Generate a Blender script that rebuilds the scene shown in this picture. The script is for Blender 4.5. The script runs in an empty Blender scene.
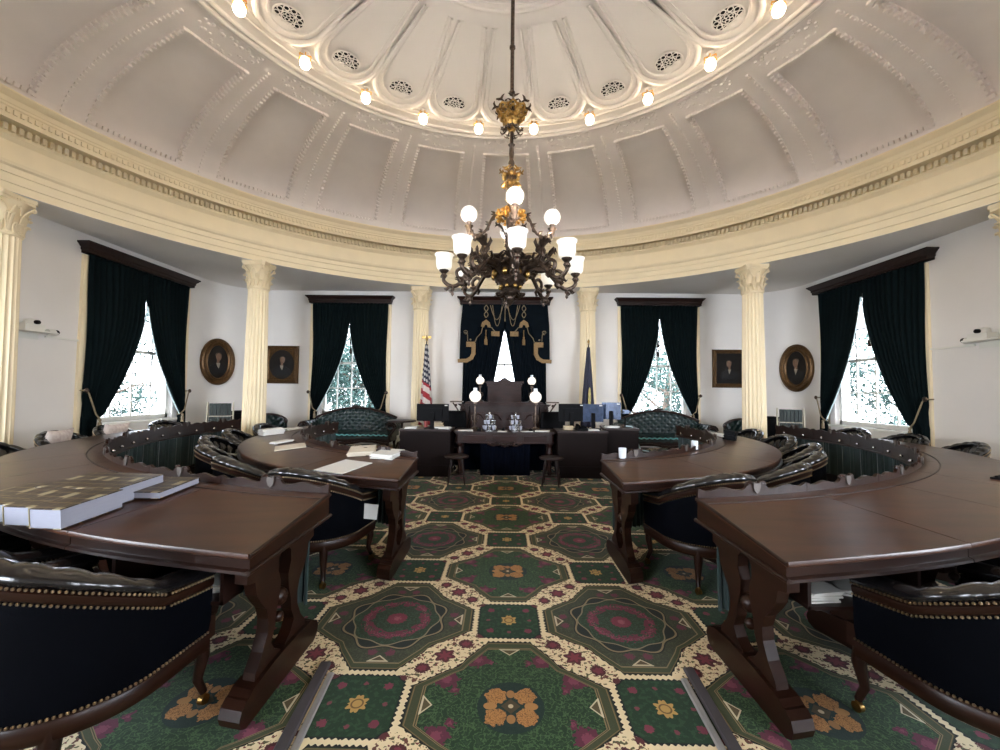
import bpy, math, random
from mathutils import Vector, Matrix, Euler
random.seed(7)
PI = math.pi; sin = math.sin; cos = math.cos
C = bpy.context.scene.collection
X0 = 0.06          # centre line of the room
CY = 4.0           # centre of the oval
H = 1.45           # eye height

# ------------------------------------------------------------------ materials
class V:
    """socket wrapper so patterns can be written as expressions"""
    nt = None
    def __init__(s, k): s.k = k
    @staticmethod
    def m(op, *a):
        n = V.nt.nodes.new('ShaderNodeMath'); n.operation = op
        for i, x in enumerate(a):
            if isinstance(x, V): V.nt.links.new(x.k, n.inputs[i])
            else: n.inputs[i].default_value = x
        return V(n.outputs[0])
    def __add__(s, o): return V.m('ADD', s, o)
    __radd__ = __add__
    def __sub__(s, o): return V.m('SUBTRACT', s, o)
    def __rsub__(s, o): return V.m('SUBTRACT', o, s)
    def __mul__(s, o): return V.m('MULTIPLY', s, o)
    __rmul__ = __mul__
    def __truediv__(s, o): return V.m('DIVIDE', s, o)
    def lt(s, o): return V.m('LESS_THAN', s, o)
    def gt(s, o): return V.m('GREATER_THAN', s, o)
def vmin(a, b): return V.m('MINIMUM', a, b)
def vmax(a, b): return V.m('MAXIMUM', a, b)
def vabs(a): return V.m('ABSOLUTE', a)
def vclamp(a, lo, hi): return vmin(vmax(a, lo), hi)
def vlen(a, b): return V.m('SQRT', a*a+b*b)
def near(a, w): return vabs(a).lt(w)

def new_mat(name):
    m = bpy.data.materials.new(name); m.use_nodes = True
    nt = m.node_tree; nt.nodes.clear()
    out = nt.nodes.new('ShaderNodeOutputMaterial')
    b = nt.nodes.new('ShaderNodeBsdfPrincipled')
    nt.links.new(b.outputs[0], out.inputs[0])
    return m, nt, b
def node(nt, t, **kw):
    n = nt.nodes.new(t)
    for k, v in kw.items(): setattr(n, k, v)
    return n
def rgba(c): return (c[0], c[1], c[2], 1)
def mat(name, col, rough=.5, metal=0, var=.12, scale=6, stretch=None, bump=0, bscale=40, coat=0, sheen=0, spec=None, col2=None, emit=None, estr=0, trans=0):
    m, nt, b = new_mat(name)
    tc = node(nt, 'ShaderNodeTexCoord'); mp = node(nt, 'ShaderNodeMapping')
    if stretch: mp.inputs['Scale'].default_value = stretch
    nt.links.new(tc.outputs['Object'], mp.inputs[0])
    nz = node(nt, 'ShaderNodeTexNoise'); nz.inputs['Scale'].default_value = scale; nz.inputs['Detail'].default_value = 4
    nt.links.new(mp.outputs[0], nz.inputs['Vector'])
    rp = node(nt, 'ShaderNodeValToRGB')
    c2 = col2 if col2 else tuple(min(1, x*(1+var)) for x in col)
    c1 = col if col2 else tuple(x*(1-var) for x in col)
    rp.color_ramp.elements[0].position = .32; rp.color_ramp.elements[1].position = .68
    rp.color_ramp.elements[0].color = rgba(c1); rp.color_ramp.elements[1].color = rgba(c2)
    nt.links.new(nz.outputs[0], rp.inputs[0]); nt.links.new(rp.outputs[0], b.inputs['Base Color'])
    b.inputs['Roughness'].default_value = rough; b.inputs['Metallic'].default_value = metal
    if coat: b.inputs['Coat Weight'].default_value = coat; b.inputs['Coat Roughness'].default_value = .12
    if sheen: b.inputs['Sheen Weight'].default_value = sheen
    if spec is not None: b.inputs['Specular IOR Level'].default_value = spec
    if trans: b.inputs['Transmission Weight'].default_value = trans
    if emit: b.inputs['Emission Color'].default_value = rgba(emit); b.inputs['Emission Strength'].default_value = estr
    if bump:
        n2 = node(nt, 'ShaderNodeTexNoise'); n2.inputs['Scale'].default_value = bscale; n2.inputs['Detail'].default_value = 3
        nt.links.new(mp.outputs[0], n2.inputs['Vector'])
        bp = node(nt, 'ShaderNodeBump'); bp.inputs['Strength'].default_value = bump; bp.inputs['Distance'].default_value = .01
        nt.links.new(n2.outputs[0], bp.inputs['Height']); nt.links.new(bp.outputs[0], b.inputs['Normal'])
    return m

M = {}
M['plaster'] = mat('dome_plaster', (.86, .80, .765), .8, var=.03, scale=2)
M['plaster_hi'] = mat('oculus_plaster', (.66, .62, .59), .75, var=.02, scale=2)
M['cream'] = mat('cream_paint', (.86, .735, .50), .5, var=.03, scale=3)
M['cream_col'] = mat('cream_column_paint', (.86, .735, .50), .45, var=.03, scale=3)
M['wall'] = mat('wall_paint', (.80, .77, .735), .8, var=.02, scale=1.5)
M['white'] = mat('white_paint', (.75, .74, .68), .5, var=.02)
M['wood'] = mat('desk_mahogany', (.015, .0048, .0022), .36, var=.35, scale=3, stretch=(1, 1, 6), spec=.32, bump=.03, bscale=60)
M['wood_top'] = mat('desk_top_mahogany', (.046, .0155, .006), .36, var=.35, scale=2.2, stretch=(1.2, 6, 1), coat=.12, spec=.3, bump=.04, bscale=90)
M['wood_dark'] = mat('dark_walnut', (.016, .006, .004), .42, var=.3, scale=4, spec=.3)
M['wood_med'] = mat('rostrum_cherry', (.020, .007, .005), .42, var=.3, scale=4, stretch=(1, 1, 5), spec=.25)
M['wood_cab'] = mat('brown_desk_panel', (.008, .0045, .004), .6, var=.08, scale=2, spec=.1)
M['leather'] = mat('black_leather', (.005, .0045, .005), .24, var=.2, bump=.2, bscale=40, coat=.5)
M['navy'] = mat('navy_leather', (.0007, .0010, .0022), .8, var=.15, bump=.12, bscale=160, spec=.05)
M['brass'] = mat('aged_brass', (.36, .22, .07), .3, 1, var=.25, scale=30)
M['nail'] = mat('brass_nailhead', (.55, .42, .27), .28, 1, var=.1)
M['gold'] = mat('gilt_gold', (.75, .42, .10), .28, 1, var=.2, scale=30)
M['bronze'] = mat('dark_bronze', (.085, .060, .045), .36, .8, var=.5, scale=40)
M['pewter'] = mat('dull_pewter', (.10, .085, .075), .45, .4, var=.2)
M['silver'] = mat('silver_metal', (.62, .62, .62), .25, 1, var=.1)
M['curtain'] = mat('dark_green_drape', (.0016, .0055, .0062), .9, var=.2, scale=8, spec=.12)
M['curtain_navy'] = mat('dark_blue_drape', (.0014, .0042, .0075), .9, var=.2, scale=8, spec=.12)
M['green_cloth'] = mat('pleated_green_cloth', (.006, .022, .019), .6, var=.3, scale=10, sheen=.2)
M['velvet'] = mat('green_tufted_leather', (.002, .013, .012), .38, var=.25, coat=.1, bump=.1, spec=.35)
M['aqua'] = mat('aqua_edge_highlight', (.14, .40, .42), .4, var=.2, scale=30)  # pale aqua paints in the light reflected off the sofa seat front
M['fringe'] = mat('gold_braid', (.26, .16, .065), .7, var=.35, scale=60)
M['rope'] = mat('twisted_gold_cord', (.22, .17, .10), .7, var=.3, scale=60)
M['lining'] = mat('pale_lining', (.55, .68, .70), .8, var=.05)
M['page'] = mat('paper_pages', (.30, .31, .37), .8, var=.06, scale=20, stretch=(1, 1, 60))
M['paper'] = mat('white_paper', (.60, .59, .55), .8, var=.03)
M['paper_cream'] = mat('cream_paper', (.54, .48, .38), .8, var=.04)
M['black'] = mat('black_plastic', (.003, .003, .0035), .5, var=.1, spec=.06)
M['screen'] = mat('dark_screen', (.008, .010, .016), .12, var=.1)
M['blue_panel'] = mat('blue_grey_metal', (.04, .06, .11), .25, .3, var=.3, scale=12)
M['grey'] = mat('grey_rubber', (.05, .045, .05), .6, var=.1)
M['alu'] = mat('brushed_aluminium', (.42, .42, .42), .45, .7, var=.1)
M['marble'] = mat('white_veined_stone', (.6, .6, .6), .3, var=.2, scale=12)
M['gold_frame'] = mat('old_gilt_frame', (.10, .052, .018), .38, .6, var=.4, scale=40, bump=.3, bscale=80)
M['canvas'] = mat('dark_oil_canvas', (.007, .005, .004), .35, var=.4, scale=8)
M['skin_paint'] = mat('painted_face', (.16, .09, .055), .5, var=.25, scale=30)
M['shirt_paint'] = mat('painted_collar', (.26, .23, .18), .5, var=.1)
M['coat_paint'] = mat('painted_coat', (.004, .0035, .004), .5, var=.3)
M['trunk'] = mat('tree_bark', (.10, .07, .05), .9, var=.3)
M['leaf'] = mat('tree_leaf', (.008, .030, .024), .8, var=.5, scale=3, col2=(.028, .070, .055))
M['lawn'] = mat('paved_forecourt', (.22, .21, .20), .95, var=.3, scale=.5)
M['stone'] = mat('pale_granite', (.62, .64, .66), .8, var=.06)
M['glass_item'] = mat('clear_tumbler_glass', (.62, .65, .68), .12, var=.05, coat=.6)
M['pillow'] = mat('patterned_cushion', (.62, .50, .46), .9, scale=22, col2=(.78, .70, .64))
M['binder'] = mat('dark_green_binders', (.008, .018, .016), .55, var=.25, scale=14)
M['beige'] = mat('beige_card', (.50, .46, .36), .8, var=.05)
M['navy_flag'] = mat('navy_flag_silk', (.012, .012, .035), .6, var=.3, scale=12)
M['flag_gold'] = mat('yellow_embroidery', (.50, .42, .16), .7, var=.3, scale=20)
M['cloth_blue'] = mat('dark_blue_cloth', (.0018, .003, .007), .95, var=.2, spec=.05)
M['tan'] = mat('tan_box', (.42, .34, .22), .8, var=.05)
M['red'] = mat('red_tin', (.30, .05, .04), .6)

def emis(name, col, s, tint=None):
    m, nt, b = new_mat(name)
    tc = node(nt, 'ShaderNodeTexCoord'); nz = node(nt, 'ShaderNodeTexNoise'); nz.inputs['Scale'].default_value = 18
    nt.links.new(tc.outputs['Object'], nz.inputs['Vector'])
    mr = node(nt, 'ShaderNodeMapRange'); mr.inputs['To Min'].default_value = s*.65; mr.inputs['To Max'].default_value = s*1.35
    nt.links.new(nz.outputs[0], mr.inputs[0])
    b.inputs['Base Color'].default_value = rgba((.8, .78, .72)); b.inputs['Roughness'].default_value = .4
    b.inputs['Emission Color'].default_value = rgba(col); nt.links.new(mr.outputs[0], b.inputs['Emission Strength'])
    return m
M['bulb'] = emis('lit_frosted_lamp', (1, .80, .55), 7)
M['shade'] = emis('lit_etched_glass', (1, .90, .74), .125)
M['flame'] = emis('lit_gas_bulb', (1, .89, .75), 280)
M['globe'] = emis('lit_globe_glass', (1, .86, .66), .17)

def glass_mat():
    m = bpy.data.materials.new('window_glass'); m.use_nodes = True; nt = m.node_tree; nt.nodes.clear()
    out = node(nt, 'ShaderNodeOutputMaterial'); mx = node(nt, 'ShaderNodeMixShader')
    t = node(nt, 'ShaderNodeBsdfTransparent'); t.inputs[0].default_value = (.93, .945, .97, 1)
    g = node(nt, 'ShaderNodeBsdfGlossy'); g.inputs['Roughness'].default_value = .02
    lw = node(nt, 'ShaderNodeFresnel'); lw.inputs[0].default_value = 1.25
    nt.links.new(lw.outputs[0], mx.inputs[0]); nt.links.new(t.outputs[0], mx.inputs[1]); nt.links.new(g.outputs[0], mx.inputs[2])
    nt.links.new(mx.outputs[0], out.inputs[0]); return m
M['glass'] = glass_mat()

def frac_mirror(x, period):
    """signed offset from the nearest multiple of period"""
    r = V.m('ROUND', x/period)
    return x - r*period

def carpet_mat():
    m, nt, b = new_mat('floral_medallion_carpet'); V.nt = nt
    tc = node(nt, 'ShaderNodeTexCoord'); sp = node(nt, 'ShaderNodeSeparateXYZ')
    nt.links.new(tc.outputs['Object'], sp.inputs[0])
    a = .712
    x = V(sp.outputs[0]) - (X0-.012); y = V(sp.outputs[1]) - 1.948
    def noise(scale, detail=3):
        n = node(nt, 'ShaderNodeTexNoise'); n.inputs['Scale'].default_value = scale; n.inputs['Detail'].default_value = detail
        nt.links.new(tc.outputs['Object'], n.inputs['Vector']); return V(n.outputs[0])
    n1 = noise(38); n2 = noise(90, 2); n3 = noise(17, 2)
    col = None
    def rgb(c):
        n = node(nt, 'ShaderNodeRGB'); n.outputs[0].default_value = rgba(c); return n.outputs[0]
    state = {'c': rgb((.74, .62, .39))}
    def lay(mask, c):
        n = node(nt, 'ShaderNodeMix', data_type='RGBA')
        nt.links.new(mask.k, n.inputs[0]); nt.links.new(state['c'], n.inputs[6])
        n.inputs[7].default_value = rgba(c); state['c'] = n.outputs[2]
    def medal(ox, oy):
        mx = vabs(frac_mirror(x-ox, 2*a)); my = vabs(frac_mirror(y-oy, 2*a))
        u = vmax(mx, my); v = vmin(mx, my)
        g = .482 - vclamp(v-.12, 0, .095)*1.316 - vclamp(v-.215, 0, .055)*1.636
        return mx, my, u, v, g-u
    ax, ay, au, av, dA = medal(0, 0); bx, by, bu, bv, dB = medal(a, a)
    d = vmax(dA, dB)
    # scallop phase
    ph = V.m('SINE', (vmax(av, 0)+0)*220.0); ph2 = V.m('SINE', bv*220.0)
    # cream band: flowers and stems
    hx = frac_mirror(x-a/2, a); hy = frac_mirror(y-a/2, a)
    hax = vabs(hx); hay = vabs(hy)
    rm = vlen(hx, hy)
    ang = V.m('ARCTAN2', hy, hx)
    petal = V.m('SINE', ang*6.0)*.010
    rs = vlen(hax-.105, hay-.105)
    rt = vlen(hax-.185, hay-.185)
    lay(noise(44,1).gt(.60)*rm.lt(.24), (.10, .095, .045)); lay(noise(60,1).gt(.63)*rm.lt(.22), (.16, .04, .04))
    lay(n3.gt(.60)*n1.gt(.5)*rm.lt(.25), (.13, .05, .035))
    lay((rm+petal).lt(.052), (.085, .018, .022)); lay((rm+petal).lt(.030), (.18, .03, .045))
    lay((rs+(n2-.5)*.04).lt(.040), (.075, .018, .02)); lay((rs+(n2-.5)*.04).lt(.022), (.17, .03, .045))
    lay((rt+(n2-.5)*.05).lt(.026), (.09, .02, .022))
    # small squares
    def small(ox, oy):
        sx = vabs(frac_mirror(x-ox, 2*a)); sy = vabs(frac_mirror(y-oy, 2*a))
        return sx, sy, vmin(.190-vmax(sx, sy), (.330-(sx+sy))*.8)
    s1 = small(a, 0); s2 = small(0, a)
    ds = vmax(s1[2], s2[2])
    pick = s1[2].gt(s2[2])
    sx = s1[0]*pick + s2[0]*(1-pick); sy = s1[1]*pick + s2[1]*(1-pick)
    sc = V.m('SINE', vmin(sx, sy)*220.0)*.0050
    lay((ds+sc).gt(-.004), (.008, .010, .008))
    lay(ds.gt(.006), (.011, .034, .013))
    lay(ds.gt(.012)*n1.gt(.54), (.018, .052, .020))
    r5 = vlen(sx-.115, sy-.115); lay((r5+(n2-.5)*.03).lt(.022), (.16, .03, .05))
    r6 = vlen(sx-.13, sy); lay((r6+(n2-.5)*.02).lt(.012), (.16, .04, .05))
    r6 = vlen(sx, sy-.13); lay((r6+(n2-.5)*.02).lt(.012), (.16, .04, .05))
    rr = vlen(sx, sy); an = V.m('ARCTAN2', sy, sx)
    lay(((rr+V.m('SINE', an*8.0)*.009).lt(.046))*ds.gt(0.01), (.44, .27, .08)); lay(near(rr-.026, .004)*ds.gt(.01), (.15, .09, .03))
    # medallions, shared border
    sc = (ph*dA.gt(dB) + ph2*(1-dA.gt(dB)))*.0050
    lay((d+sc).gt(-.006), (.010, .010, .007))
    lay(d.gt(.006), (.046, .056, .022))
    lay(d.gt(.006)*n2.gt(.58), (.055, .060, .025))
    lay(d.gt(.010)*near(d-.013, .003), (.17, .12, .05))
    # A: green field, gold flower
    wob = (n3-.5)*.02
    lay(near(dA-.062, .008), (.22, .16, .075)); lay(near(dA-.062, .003), (.05, .05, .02))
    inA = dA.gt(.070)
    lay(inA, (.013, .036, .013)); lay(inA*near(n1-.5, .028), (.050, .105, .036)); lay(inA*n1.gt(.61), (.022, .050, .020))
    for (px, py, rr_) in ((.17, .32, .052), (.32, .17, .058), (.27, .10, .022), (.10, .30, .018)):
        r_ = vlen(ax-px, ay-py); lay(inA*((r_+(n1-.5)*.10).lt(rr_)), (.10, .020, .040)); lay(inA*((r_+(n2-.5)*.06).lt(rr_*.45)), (.18, .04, .07))
    # cream trefoils on the four axes of both medallions
    for (mx, my, u, v, dd) in ((ax, ay, au, av, dA), (bx, by, bu, bv, dB)):
        t = vmax(vabs(u-.385)*1.0, (v-.0)*.62) + vclamp(.385-u, -.1, .1)*.0
        tri = (.418-u)
        shape = v*1.0 - vclamp(.060-vabs(u-.415)*1.15, 0, .06)
        lay(dd.gt(.02)*u.lt(.418)*shape.lt(0), (.55, .48, .32))
        shape2 = v*1.0 - vclamp(.042-vabs(u-.408)*1.15, 0, .06)
        lay(dd.gt(.02)*u.lt(.408)*shape2.lt(0), (.09, .07, .03))
    # A centre
    r0 = vlen(ax, ay)
    lay(inA*(r0.lt(.155))*(.9), (.008, .022, .018))
    rl = vlen(ax-.070, ay-.062)
    lay(((rl+(n1-.5)*.05).lt(.050)), (.42, .20, .06)); lay(((rl+(n1-.5)*.05).lt(.050))*near(n2-.5, .03), (.13, .06, .02))
    r7 = vlen(ax*1.0, (ay-.075)*.8); lay(r7.lt(.020), (.30, .15, .05)); r8 = vlen((ax-.095)*.7, ay); lay(r8.lt(.022), (.38, .19, .06))
    lay((ax+ay).lt(.045), (.06, .045, .02)); lay(r0.lt(.012), (.5, .4, .25))
    # B: olive field with interlaced lines and crimson wreath
    inB = dB.gt(.012)
    rb = vlen(bx, by); ab = V.m('ARCTAN2', by, bx)
    lay(inB*near(dB-.055, .005), (.20, .16, .08))
    lay(inB*dB.gt(.060), (.036, .042, .022)); lay(inB*dB.gt(.06)*near(n1-.5, .02), (.06, .07, .035))
    r_ = vlen(bx-.36, by-.05); lay(inB*((r_+(n2-.5)*.06).lt(.026)), (.12, .03, .05))
    r_ = vlen(bx-.05, by-.34); lay(inB*((r_+(n2-.5)*.06).lt(.026)), (.12, .03, .05))
    wave = V.m('COSINE', ab*8.0)*.020
    lay((rb+wave).lt(.315), (.012, .018, .012))
    lay(near(rb+wave-.300, .006), (.22, .17, .09)); lay((rb+wave).lt(.285), (.010, .016, .012))
    lay(near(rb+wave*-.6-.262, .0045), (.20, .17, .10))
    lay((rb+wave*-.6).lt(.256), (.018, .036, .015)); lay(((rb+wave*-.6).lt(.256))*near(n1-.5, .02), (.030, .07, .04))
    lay(near(rb-.180+(n3-.5)*.07, .034)*n3.gt(.43)*n2.gt(.36), (.13, .022, .042)); lay(near(rb-.185+(n1-.5)*.05, .034)*n1.gt(.58), (.02, .05, .03)); lay(near(rb-.185+(n1-.5)*.05, .012)*n2.gt(.52), (.22, .05, .08))
    lay((rb+(n2-.5)*.05).lt(.062), (.16, .025, .045)); lay((rb+(n2-.5)*.05).lt(.022), (.26, .07, .09))
    # redraw cream trefoils of B above its field
    mx, my, u, v, dd = bx, by, bu, bv, dB
    shape = v*1.0 - vclamp(.060-vabs(u-.415)*1.15, 0, .06); lay(dd.gt(.02)*u.lt(.418)*shape.lt(0), (.50, .43, .29))
    shape2 = v*1.0 - vclamp(.040-vabs(u-.408)*1.15, 0, .06); lay(dd.gt(.02)*u.lt(.406)*shape2.lt(0), (.08, .06, .03))
    nt.links.new(state['c'], b.inputs['Base Color'])
    b.inputs['Roughness'].default_value = .95; b.inputs['Specular IOR Level'].default_value = .1
    b.inputs['Sheen Weight'].default_value = .1
    bp = node(nt, 'ShaderNodeBump'); bp.inputs['Strength'].default_value = .25; bp.inputs['Distance'].default_value = .004
    nt.links.new(noise(300, 2).k, bp.inputs['Height']); nt.links.new(bp.outputs[0], b.inputs['Normal'])
    return m

def flag_mat():
    m, nt, b = new_mat('stars_and_stripes_silk'); V.nt = nt
    tc = node(nt, 'ShaderNodeTexCoord'); sp = node(nt, 'ShaderNodeSeparateXYZ'); nt.links.new(tc.outputs['UV'], sp.inputs[0])
    u = V(sp.outputs[0]); v = V(sp.outputs[1])
    st = V.m('FRACT', v*6.5).lt(.5)
    su = V.m('FRACT', u*8.0)-.5; sv = V.m('FRACT', v*14.0)-.5
    star = vlen(su, sv*1.0).lt(.30)
    cant = v.gt(.50)
    n1 = node(nt, 'ShaderNodeMix', data_type='RGBA'); nt.links.new(st.k, n1.inputs[0]); n1.inputs[6].default_value = (.62, .56, .52, 1); n1.inputs[7].default_value = (.30, .012, .02, 1)
    n2 = node(nt, 'ShaderNodeMix', data_type='RGBA'); nt.links.new(star.k, n2.inputs[0]); n2.inputs[6].default_value = (.008, .010, .03, 1); n2.inputs[7].default_value = (.6, .58, .56, 1)
    n3 = node(nt, 'ShaderNodeMix', data_type='RGBA'); nt.links.new(cant.k, n3.inputs[0]); nt.links.new(n1.outputs[2], n3.inputs[6]); nt.links.new(n2.outputs[2], n3.inputs[7])
    nt.links.new(n3.outputs[2], b.inputs['Base Color']); b.inputs['Roughness'].default_value = .6
    return m

def cover_mat():
    """dark binding with rows of gilt title bars"""
    m, nt, b = new_mat('gilt_titled_binding'); V.nt = nt
    tc = node(nt, 'ShaderNodeTexCoord'); sp = node(nt, 'ShaderNodeSeparateXYZ'); nt.links.new(tc.outputs['Object'], sp.inputs[0])
    x = V(sp.outputs[0]); y = V(sp.outputs[1])
    br = node(nt, 'ShaderNodeTexBrick'); br.inputs['Scale'].default_value = 1; br.offset = .3
    mp = node(nt, 'ShaderNodeMapping'); mp.inputs['Scale'].default_value = (14, 7, 1); mp.inputs['Rotation'].default_value = (0, 0, PI/2*0)
    nt.links.new(tc.outputs['Object'], mp.inputs[0]); nt.links.new(mp.outputs[0], br.inputs['Vector'])
    br.inputs['Color1'].default_value = (.020, .012, .008, 1); br.inputs['Color2'].default_value = (.035, .022, .012, 1); br.inputs['Mortar'].default_value = (.16, .11, .05, 1)
    br.inputs['Mortar Size'].default_value = .035; br.inputs['Brick Width'].default_value = .9; br.inputs['Row Height'].default_value = .45
    lab = near(V.m('FRACT', x*6.5+.1)-.5, .13)*near(V.m('FRACT', y*5.2+.35)-.5, .20)
    n1 = node(nt, 'ShaderNodeMix', data_type='RGBA'); nt.links.new((lab*.9).k, n1.inputs[0]); nt.links.new(br.outputs[0], n1.inputs[6]); n1.inputs[7].default_value = (.34, .29, .17, 1)
    nt.links.new(n1.outputs[2], b.inputs['Base Color']); b.inputs['Roughness'].default_value = .4
    return m
M['carpet'] = carpet_mat(); M['flag'] = flag_mat(); M['cover'] = cover_mat()

# ------------------------------------------------------------------ mesh builder
class MB:
    def __init__(s): s.v = []; s.f = []; s.mi = []; s.uv = None; s.T = Matrix.Identity(4)
    def add(s, vs, fs, mi=0):
        n = len(s.v); s.v += [tuple(s.T @ Vector(p)) for p in vs]
        s.f += [tuple(n+i for i in f) for f in fs]; s.mi += [mi]*len(fs)
    def box(s, x0, x1, y0, y1, z0, z1, mi=0):
        s.add([(x0,y0,z0),(x1,y0,z0),(x1,y1,z0),(x0,y1,z0),(x0,y0,z1),(x1,y0,z1),(x1,y1,z1),(x0,y1,z1)],
              [(0,3,2,1),(4,5,6,7),(0,1,5,4),(1,2,6,5),(2,3,7,6),(3,0,4,7)], mi)
    def lathe(s, prof, n=24, c=(0,0,0), a0=0, a1=2*PI, cap=True, mod=None, mi=0):
        full = abs(a1-a0-2*PI) < 1e-6; m = n if full else n+1
        vs = []
        for (r, z) in prof:
            for i in range(m):
                a = a0+(a1-a0)*i/n; rr = r*(mod(a, z) if mod else 1)
                vs.append((c[0]+rr*cos(a), c[1]+rr*sin(a), c[2]+z))
        fs = []
        for j in range(len(prof)-1):
            for i in range(n):
                k = (i+1) % m if full else i+1
                fs.append((j*m+i, j*m+k, (j+1)*m+k, (j+1)*m+i))
        if cap and full:
            if prof[0][0] > 1e-4: fs.append(tuple(range(m-1, -1, -1)))
            if prof[-1][0] > 1e-4: fs.append(tuple((len(prof)-1)*m+i for i in range(m)))
        s.add(vs, fs, mi)
    def tube(s, pts, r, n=8, closed=False, flat=1.0, mi=0):
        P = [Vector(p) for p in pts]; N = len(P)
        R = r if isinstance(r, (list, tuple)) else [r]*N
        vs = []; up = None
        for i in range(N):
            if closed: t = (P[(i+1) % N]-P[i-1])
            else: t = P[min(i+1, N-1)]-P[max(i-1, 0)]
            if t.length < 1e-9: t = Vector((0, 0, 1))
            t.normalize()
            if up is None:
                up = Vector((0, 0, 1)) if abs(t.z) < .9 else Vector((1, 0, 0))
            up = (up - t*up.dot(t))
            if up.length < 1e-6: up = t.orthogonal()
            up.normalize(); sd = t.cross(up)
            for k in range(n):
                a = 2*PI*k/n
                vs.append(tuple(P[i]+(sd*cos(a)+up*sin(a)*flat)*R[i]))
        fs = []
        for i in range(N if closed else N-1):
            j = (i+1) % N
            for k in range(n):
                l = (k+1) % n
                fs.append((i*n+k, i*n+l, j*n+l, j*n+k))
        if not closed:
            fs.append(tuple(range(n-1, -1, -1))); fs.append(tuple((N-1)*n+k for k in range(n)))
        s.add(vs, fs, mi)
    def grid(s, fn, nu, nv, closeu=False, mi=0):
        m = nu if closeu else nu+1
        vs = [fn(i/nu, j/nv) for j in range(nv+1) for i in range(m)]
        fs = []
        for j in range(nv):
            for i in range(nu):
                k = (i+1) % m if closeu else i+1
                fs.append((j*m+i, j*m+k, (j+1)*m+k, (j+1)*m+i))
        s.add(vs, fs, mi)
    def prism(s, outline, fn, d0, d1, mi=0):
        """outline: list of (a,b); fn(a,b,d)->xyz"""
        n = len(outline)
        vs = [fn(a, b, d0) for a, b in outline]+[fn(a, b, d1) for a, b in outline]
        fs = [tuple(range(n)), tuple(range(2*n-1, n-1, -1))]
        for i in range(n):
            j = (i+1) % n; fs.append((i, i+n, j+n, j))
        s.add(vs, fs, mi)
    def sphere(s, c, r, nu=12, nv=8, sq=(1,1,1), mi=0):
        prof = [(r*sin(PI*j/nv), -r*cos(PI*j/nv)) for j in range(nv+1)]
        vs = []; fs = []
        for j, (rr, z) in enumerate(prof):
            for i in range(nu):
                a = 2*PI*i/nu; vs.append((c[0]+rr*cos(a)*sq[0], c[1]+rr*sin(a)*sq[1], c[2]+z*sq[2]))
        for j in range(nv):
            for i in range(nu):
                k = (i+1) % nu; fs.append((j*nu+i, j*nu+k, (j+1)*nu+k, (j+1)*nu+i))
        s.add(vs, fs, mi)
    def mesh(s, name, mats, sharp=35, smooth=True):
        me = bpy.data.meshes.new(name); me.from_pydata(s.v, [], s.f)
        for m in (mats if isinstance(mats, (list, tuple)) else [mats]): me.materials.append(m)
        if any(s.mi):
            me.polygons.foreach_set('material_index', s.mi)
        if s.uv:
            ul = me.uv_layers.new(name='UVMap')
            for p in me.polygons:
                for li in p.loop_indices: ul.data[li].uv = s.uv[me.loops[li].vertex_index]
        me.validate(clean_customdata=False)
        if smooth:
            me.polygons.foreach_set('use_smooth', [True]*len(me.polygons)); me.set_sharp_from_angle(angle=math.radians(sharp))
        me.update(); return me

def part(name, mb, m, parent=None, world=False, label=None, sharp=35, smooth=True, loc=None, rot=None):
    if world and parent is not None:
        o_ = parent; off = Vector((0, 0, 0))
        while o_ is not None: off += o_.location; o_ = o_.parent
        mb.v = [tuple(Vector(p)-off) for p in mb.v]
    o = bpy.data.objects.new(name, mb.mesh(name, m, sharp, smooth)); C.objects.link(o)
    if parent is not None: o.parent = parent
    if loc: o.location = loc
    if rot: o.rotation_euler = rot
    if label: o['label'] = label
    return o
def thing(name, label, cat, loc=(0,0,0), rz=0, group=None):
    o = bpy.data.objects.new(name, None); o.empty_display_size = .1; C.objects.link(o)
    o.location = loc; o.rotation_euler = (0, 0, rz); o['label'] = label; o['category'] = cat
    if group: o['group'] = group
    return o
def tag(o, label, cat, group=None):
    o['label'] = label; o['category'] = cat
    if group: o['group'] = group
    return o
def struct(name, mb, m, parent=None, **k):
    o = part(name, mb, m, parent, **k)
    if parent is None: o['kind'] = 'structure'
    return o
def kids(o): return [c for c in C.objects if c.parent == o]
def dup(root, loc, rz=0, label=None, tree=None):
    r = root.copy(); C.objects.link(r); r.location = loc; r.rotation_euler = (0, 0, rz)
    if label: r['label'] = label
    def rec(src, dst):
        for ch in list(src.children):
            c = ch.copy(); C.objects.link(c); c.parent = dst; rec(ch, c)
    rec(root, r); return r
def place(protos, key, build, label, loc, rz):
    """first call builds the prototype, later calls copy it"""
    if key not in protos:
        o = build(label); o.location = loc; o.rotation_euler = (0, 0, rz); protos[key] = o; return o
    return dup(protos[key], loc, rz, label)
PR = {}
def smooth01(t): t = max(0, min(1, t)); return t*t*(3-2*t)
def lerp(a, b, t): return a+(b-a)*t

# ------------------------------------------------------------------ room shell
SX = 7.5; FY = 11.15; RY = -3.2; WZ = 4.25; CR = 1.15; TH = .35
fl = MB(); fl.box(-SX-.4, SX+.4+.0, RY-.4, FY+.4, -.2, 0); struct('floor', fl, M['carpet'], smooth=False)

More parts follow.
